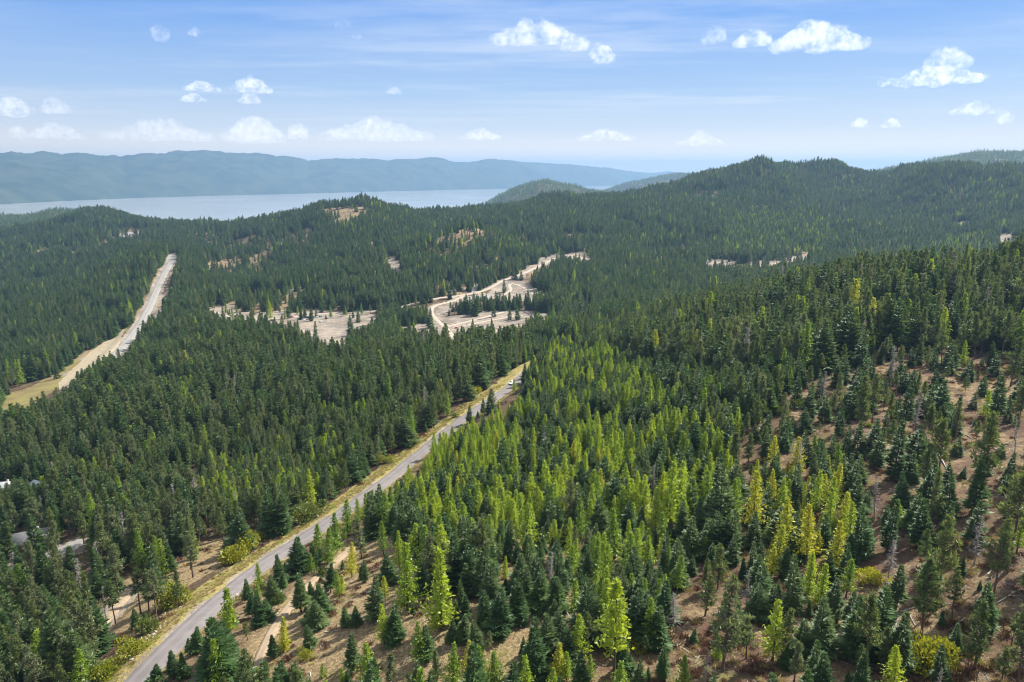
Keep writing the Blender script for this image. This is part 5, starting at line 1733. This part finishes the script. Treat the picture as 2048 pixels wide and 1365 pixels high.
def make_vehicle(kind, paint):
    """4.6-5.6 m long, nose towards +x"""
    e = bpy.data.objects.new({'pickup': 'pickup_truck', 'suv': 'parked_car'}[kind], None)
    L_, wd, hb, hc = (5.6, 1.95, 1.02, 1.85) if kind == 'pickup' else (4.7, 1.86, 0.98, 1.68)
    pm = M[paint]
    t = Tri()
    prof = [(-L_ / 2, 0.45), (-L_ / 2, hb), (-L_ / 2 + 0.15, hb + 0.04), (L_ * 0.18, hb + 0.04), (L_ * 0.40, hb - 0.06), (L_ / 2 - 0.05, hb - 0.22), (L_ / 2, hb - 0.4), (L_ / 2, 0.42), (L_ * 0.3, 0.32), (-L_ * 0.3, 0.32)]
    n = len(prof); V = []
    for yy, ins in ((-wd / 2, 0), (-wd / 2 + 0.08, 1), (wd / 2 - 0.08, 1), (wd / 2, 0)):
        for (a, b_) in prof:
            V.append((a * (1 if ins else 0.985), yy, b_ - (0 if ins else 0.06 if b_ > 0.6 else -0.04)))
    F = [(r_ * n + k, r_ * n + (k + 1) % n, (r_ + 1) * n + (k + 1) % n, (r_ + 1) * n + k) for r_ in range(3) for k in range(n)]
    for r_, flip in ((0, False), (3, True)):
        for a, b_, c_, d_ in ((0, 1, 2, 9), (2, 3, 8, 9), (3, 4, 5, 8), (5, 6, 7, 8)):
            q = [r_ * n + v for v in (a, b_, c_, d_)]
            F.append(q[::-1] if flip else q)
    t.quads(V, F)
    obj('body', t.mesh('body', [pm]), e)
    x0, x1 = (-0.55, 1.35) if kind == 'pickup' else (-L_ / 2 + 0.15, 1.1)
    t = Tri()                                      # cabin
    xa, xb = (x0 + 0.12, x1 - 0.75) if kind == 'pickup' else (x0 + 0.4, x1 - 0.8)
    yb, yt = wd / 2 - 0.1, wd / 2 - 0.28
    V = [(x0, -yb, hb), (x1, -yb, hb), (x1, yb, hb), (x0, yb, hb), (xa, -yt, hc), (xb, -yt, hc), (xb, yt, hc), (xa, yt, hc)]
    t.quads(V, [(4, 5, 6, 7), (0, 1, 5, 4), (1, 2, 6, 5), (2, 3, 7, 6), (3, 0, 4, 7)])
    cab = obj('cabin', t.mesh('cabin', [pm]), e)

    def pane(nm, q, off):
        q = np.array(q, float); c_ = q.mean(0); q = c_ + (q - c_) * np.array([0.84, 0.84, 0.74])
        o2 = q + np.array(off)
        tt_ = Tri(); tt_.quads(np.concatenate([q - np.array(off), o2]), [(4, 5, 6, 7), (0, 1, 5, 4), (1, 2, 6, 5), (2, 3, 7, 6), (3, 0, 4, 7)])
        obj(nm, tt_.mesh(nm, [M['glass']]), cab)
    pane('side_window', [V[0], V[1], V[5], V[4]], (0, -0.02, 0.005)); pane('side_window', [V[2], V[3], V[7], V[6]], (0, 0.02, 0.005))
    pane('windscreen', [V[1], V[2], V[6], V[5]], (0.02, 0, 0.01)); pane('rear_window', [V[3], V[0], V[4], V[7]], (-0.02, 0, 0.01))
    if kind == 'pickup':
        t = Tri()
        t.box(-L_ / 2 + 0.1, -0.62, -wd / 2 + 0.16, wd / 2 - 0.16, hb + 0.045, hb + 0.06)
        obj('load_bed', t.mesh('load_bed', [M['rubber']]), e)
        for (a0, a1, b0, b1) in ((-L_ / 2 + 0.02, -0.6, -wd / 2 + 0.06, -wd / 2 + 0.15), (-L_ / 2 + 0.02, -0.6, wd / 2 - 0.15, wd / 2 - 0.06), (-L_ / 2 + 0.02, -L_ / 2 + 0.09, -wd / 2 + 0.15, wd / 2 - 0.15)):
            t = Tri(); t.box(a0, a1, b0, b1, hb + 0.042, hb + 0.28)
            obj('bed_side', t.mesh('bed_side', [pm]), e)
    for sy in (-1, 1):
        t = Tri(); t.box(L_ / 2 - 0.12, L_ / 2 + 0.015, sy * (wd / 2 - 0.5) - 0.17, sy * (wd / 2 - 0.5) + 0.17, hb - 0.42, hb - 0.28)
        obj('headlight', t.mesh('headlight', [M['lamp_clear']]), e)
        t = Tri(); t.box(-L_ / 2 - 0.015, -L_ / 2 + 0.08, sy * (wd / 2 - 0.22) - 0.1, sy * (wd / 2 - 0.22) + 0.1, hb - 0.35, hb - 0.08)
        obj('tail_lamp', t.mesh('tail_lamp', [M['lamp_red']]), e)
        for sx in (-1, 1):
            wheel(e, sx * L_ * 0.31, sy * (wd / 2 - 0.1))
    for sx in (-1, 1):
        t = Tri(); t.box(sx * (L_ / 2 + 0.04) - 0.07, sx * (L_ / 2 + 0.04) + 0.07, -wd / 2 + 0.1, wd / 2 - 0.1, 0.42, 0.58)
        obj('bumper', t.mesh('bumper', [M['chrome']]), e)
    return e


def copy_tree(o_, parent=None):
    c_ = o_.copy(); COL.objects.link(c_); c_.parent = parent
    for ch in [q for q in bpy.data.objects if q.parent == o_]:
        copy_tree(ch, c_)
    return c_


CARS = [  # px, py, kind, paint, yaw, label
    (1027, 770, 'pickup', 'white_paint', 0.95, 'white pickup driving on the paved road between the woods'),
    (461, 632, 'suv', 'white_paint', 0.1, 'white car parked by the wood edge, first in the clearing'),
    (476, 631, 'pickup', 'white_paint', 0.2, 'white pickup parked beside the first white car'),
    (484, 635, 'pickup', 'black_paint', 0.3, 'dark pickup parked beside the first white pickup'),
    (522, 628, 'suv', 'white_paint', -0.2, 'white car parked alone behind the tall larch'),
    (531, 647, 'suv', 'black_paint', 0.4, 'black car parked lowest of the dark trio'),
    (544, 642, 'pickup', 'black_paint', 0.0, 'black pickup parked in the dark trio'),
    (547, 646, 'suv', 'grey_paint', 0.2, 'dark grey car parked in the dark trio'),
    (584, 636, 'pickup', 'red_paint', 0.1, 'red truck parked before the dark fir in the clearing'),
    (574, 658, 'suv', 'grey_paint', 0.3, 'grey car parked low at the clearing edge'),
    (600, 640, 'suv', 'grey_paint', 0.2, 'grey car half hidden under the clearing fir'),
    (617, 636, 'suv', 'black_paint', 0.1, 'dark car parked behind the white car at the brush mound'),
    (619, 640, 'suv', 'white_paint', -0.1, 'white car parked at the brush mound'),
    (633, 636, 'pickup', 'white_paint', 0.25, 'white pickup parked beside the dark blue-grey car'),
    (641, 634, 'suv', 'grey_paint', 0.1, 'blue-grey car parked behind the white pickup'),
    (642, 645, 'suv', 'white_paint', 0.8, 'white car parked alone on the bare ground'),
    (607, 641, 'suv', 'white_paint', 0.2, 'white car parked between the fir and brush mound'),
    (988, 625, 'suv', 'yellow_paint', 0.5, 'small orange machine standing before the fir strip'),
    (914, 657, 'suv', 'red_paint', 0.3, 'small rusty machine standing on bare ground by the junction'),
    (774, 520, 'pickup', 'white_paint', 0.2, 'white truck standing on the bare strip up the hill'),
]
protos = {}
for (px, py, kind, paint, yaw, lab) in CARS:
    P = ground(px, py)
    key = (kind, paint)
    if key not in protos:
        e = make_vehicle(kind, paint)
        COL.objects.link(e)
        protos[key] = e
    else:
        e = copy_tree(protos[key])
    lift = 0.03
    if py > 750:
        Q = ROADS['paved_road'][0]
        i = int(np.argmin(np.hypot(Q[:, 0] - P[0], Q[:, 1] - P[1])))
        T_ = Q[i - 3] - Q[i + 3]
        P = Q[i] + np.array([-0.9, 0, 0.12]); yaw = math.atan2(T_[1], T_[0])
    e.location = (P[0], P[1], P[2] + lift)
    e.rotation_euler = (0, 0, yaw)
    e['label'] = lab; e['category'] = 'pickup truck' if kind == 'pickup' else 'car'
    if py < 700:
        e['group'] = 'vehicles parked in the clearing'

# ------------------------------------------------------------------ clouds: real volumes of thin white vapour, far beyond and above the haze
cm, t, o = new_mat('cloud_vapour')
pv = t.add('ShaderNodeVolumePrincipled')
pv.inputs['Color'].default_value = (0.96, 0.95, 0.955, 1)
pv.inputs['Anisotropy'].default_value = 0.2
tcn = t.add('ShaderNodeTexCoord')
geo = t.add('ShaderNodeNewGeometry')
nn = t.math('ADD', t.math('MULTIPLY', t.noise(geo.outputs['Position'], 0.0045, 3, 0.6), 0.6), t.math('MULTIPLY', t.noise(geo.outputs['Position'], 0.018, 4, 0.65), 0.4))
at = t.add('ShaderNodeObjectInfo')
dn = t.math('MULTIPLY', t.ramp(nn, 0.44, 0.66), 0.0036)
t.link(t.math('MULTIPLY', dn, at.outputs['Alpha']), pv.inputs['Density'])
t.link(pv.outputs[0], o.inputs['Volume'])
CLOUDS = [  # px, py, w, h, density, label
    (1632, 76, 170, 52, 1.0, 'largest bright white cumulus cloud high over the hills'),
    (1068, 66, 160, 42, 0.7, 'long ragged white cloud high over the lake'), (1150, 82, 60, 36, 0.6, 'ragged tail of cloud beside the long ragged cloud'), (1205, 108, 50, 32, 0.8, 'small white puff under the long ragged cloud'),
    (1506, 76, 74, 32, 0.6, 'thin white cloud beside the largest cumulus'), (1426, 68, 52, 30, 0.4, 'faint small cloud left of the thin white cloud'),
    (1895, 116, 80, 40, 0.6, 'torn upper cloud above the long flat cumulus'), (1872, 152, 160, 34, 1.0, 'long flat white cumulus over the far ridge'), (1767, 163, 22, 18, 0.7, 'tiny white puff beside the long flat cumulus'),
    (322, 66, 26, 30, 0.6, 'small upright wisp of cloud high in the sky'), (390, 64, 26, 14, 0.6, 'small white puff beside the upright wisp'), (900, 40, 14, 12, 0.7, 'tiny puff high over the lake'), (714, 73, 20, 11, 0.7, 'tiny flat puff high over the lake'), (686, 50, 34, 20, 0.25, 'faint smudge of cloud above the tiny flat puff'),
    (405, 173, 66, 18, 0.8, 'flat white cloud in the lower left cluster, first'), (386, 195, 48, 16, 0.8, 'flat white cloud under the first of its cluster'), (502, 172, 80, 26, 0.8, 'broad white cloud in the lower left cluster'), (500, 198, 44, 18, 0.5, 'pale cloud hanging under the broad white cloud'),
    (30, 212, 58, 38, 0.9, 'rounded white cloud at the lake side picture edge'), (112, 213, 54, 26, 0.5, 'pale rounded cloud beside the edge cloud'), (38, 266, 32, 22, 0.8, 'small cumulus low over the mountain near the edge'), (112, 264, 90, 26, 0.8, 'flat-based cumulus low over the mountain'),
    (320, 262, 190, 36, 0.8, 'long low cloud bank over the mountain crest'), (508, 263, 120, 40, 0.8, 'heaped low cloud over the mid mountain'), (598, 265, 42, 26, 0.9, 'small heaped cloud between the two low banks'), (752, 262, 205, 36, 0.9, 'long low cloud bank over the lake mountains'),
    (960, 270, 78, 18, 0.8, 'low flat cloud past the long banks'), (1212, 272, 105, 18, 0.8, 'low flat cloud over the hazy end of mountains'), (1400, 280, 84, 22, 0.6, 'faint low cloud over the main hill'),
    (1718, 246, 34, 18, 0.9, 'small round cloud over the hill, first of two'), (1781, 247, 38, 15, 0.9, 'small flat cloud over the hill, second of two'), (1948, 217, 80, 22, 0.7, 'soft cloud over the far hazy ridge'), (2006, 236, 16, 22, 0.7, 'small upright puff over the far hazy ridge'), (790, 182, 42, 12, 0.5, 'thin little cloud over the long low bank'),
]
for (px, py, wpx, hpx, dens_, lab) in CLOUDS:
    cr_ = np.random.default_rng(int(px * 7 + py))
    u_ = ray(px, py + hpx * 0.4)
    dist = float(np.clip(1350.0 / max(u_[2], 0.03), 6500, 27000))
    if dist * u_[2] < 480:
        dist = 500 / u_[2]
    base = ray(px, py + hpx * 0.5) * dist
    wm, hm_ = wpx * 1.18 * dist / FPX, hpx * 1.4 * dist / FPX
    import bmesh
    bm = bmesh.new()
    nb = int(np.clip(wpx / hpx * 6, 7, 26))
    for q in range(nb):
        a = (q + cr_.uniform(0.1, 0.9)) / nb * 2 - 1
        dome = (1 - abs(a) ** 1.7)
        rad = hm_ * (0.20 + 0.30 * dome * cr_.uniform(0.5, 1.1))
        zc = rad * 0.55 + cr_.uniform(0, 1) ** 1.5 * max(0, hm_ * dome - 1.5 * rad)
        mtx = Matrix.Translation((a * (wm / 2 - rad), cr_.normal(0, 0.22) * hm_, zc)) @ Matrix.Diagonal((1.15, 1.1, 0.85, 1))
        bmesh.ops.create_icosphere(bm, subdivisions=2, radius=rad, matrix=mtx)
    tmp = bpy.data.meshes.new('tmp'); bm.to_mesh(tmp); bm.free()
    ob = bpy.data.objects.new('cloud', tmp)
    COL.objects.link(ob)
    md = ob.modifiers.new('join', 'REMESH'); md.mode = 'VOXEL'; md.voxel_size = hm_ / 11
    bpy.context.view_layer.update()
    me = bpy.data.meshes.new_from_object(ob.evaluated_get(bpy.context.evaluated_depsgraph_get()))
    ob.modifiers.clear(); ob.data = me
    co = np.empty(len(me.vertices) * 3, np.float32); me.vertices.foreach_get('co', co); co = co.reshape(-1, 3)
    f_ = hm_ * 0.22
    co[:, 0] += (fbm(co[:, 0] / f_, co[:, 2] / f_ + co[:, 1] / f_, int(px), 4)) * hm_ * 0.35
    co[:, 2] += (fbm(co[:, 0] / f_ + 9, co[:, 1] / f_ + co[:, 2] / f_, int(py), 4)) * hm_ * 0.30 * np.clip(co[:, 2] / hm_ + 0.35, 0.25, 1)
    me.vertices.foreach_set('co', co.ravel()); me.update()
    me.materials.clear(); me.materials.append(cm)
    ob.location = (base[0], base[1], base[2] + CAMZ)
    ob.rotation_euler = (0, 0, -math.atan2(base[0], base[1]))
    ob.color = (1, 1, 1, dens_ * min(1.6, 420 / hm_) * (0.85 if py > 205 else 1.0))
    ob['label'] = lab; ob['category'] = 'cloud'; ob['group'] = 'fair weather clouds'
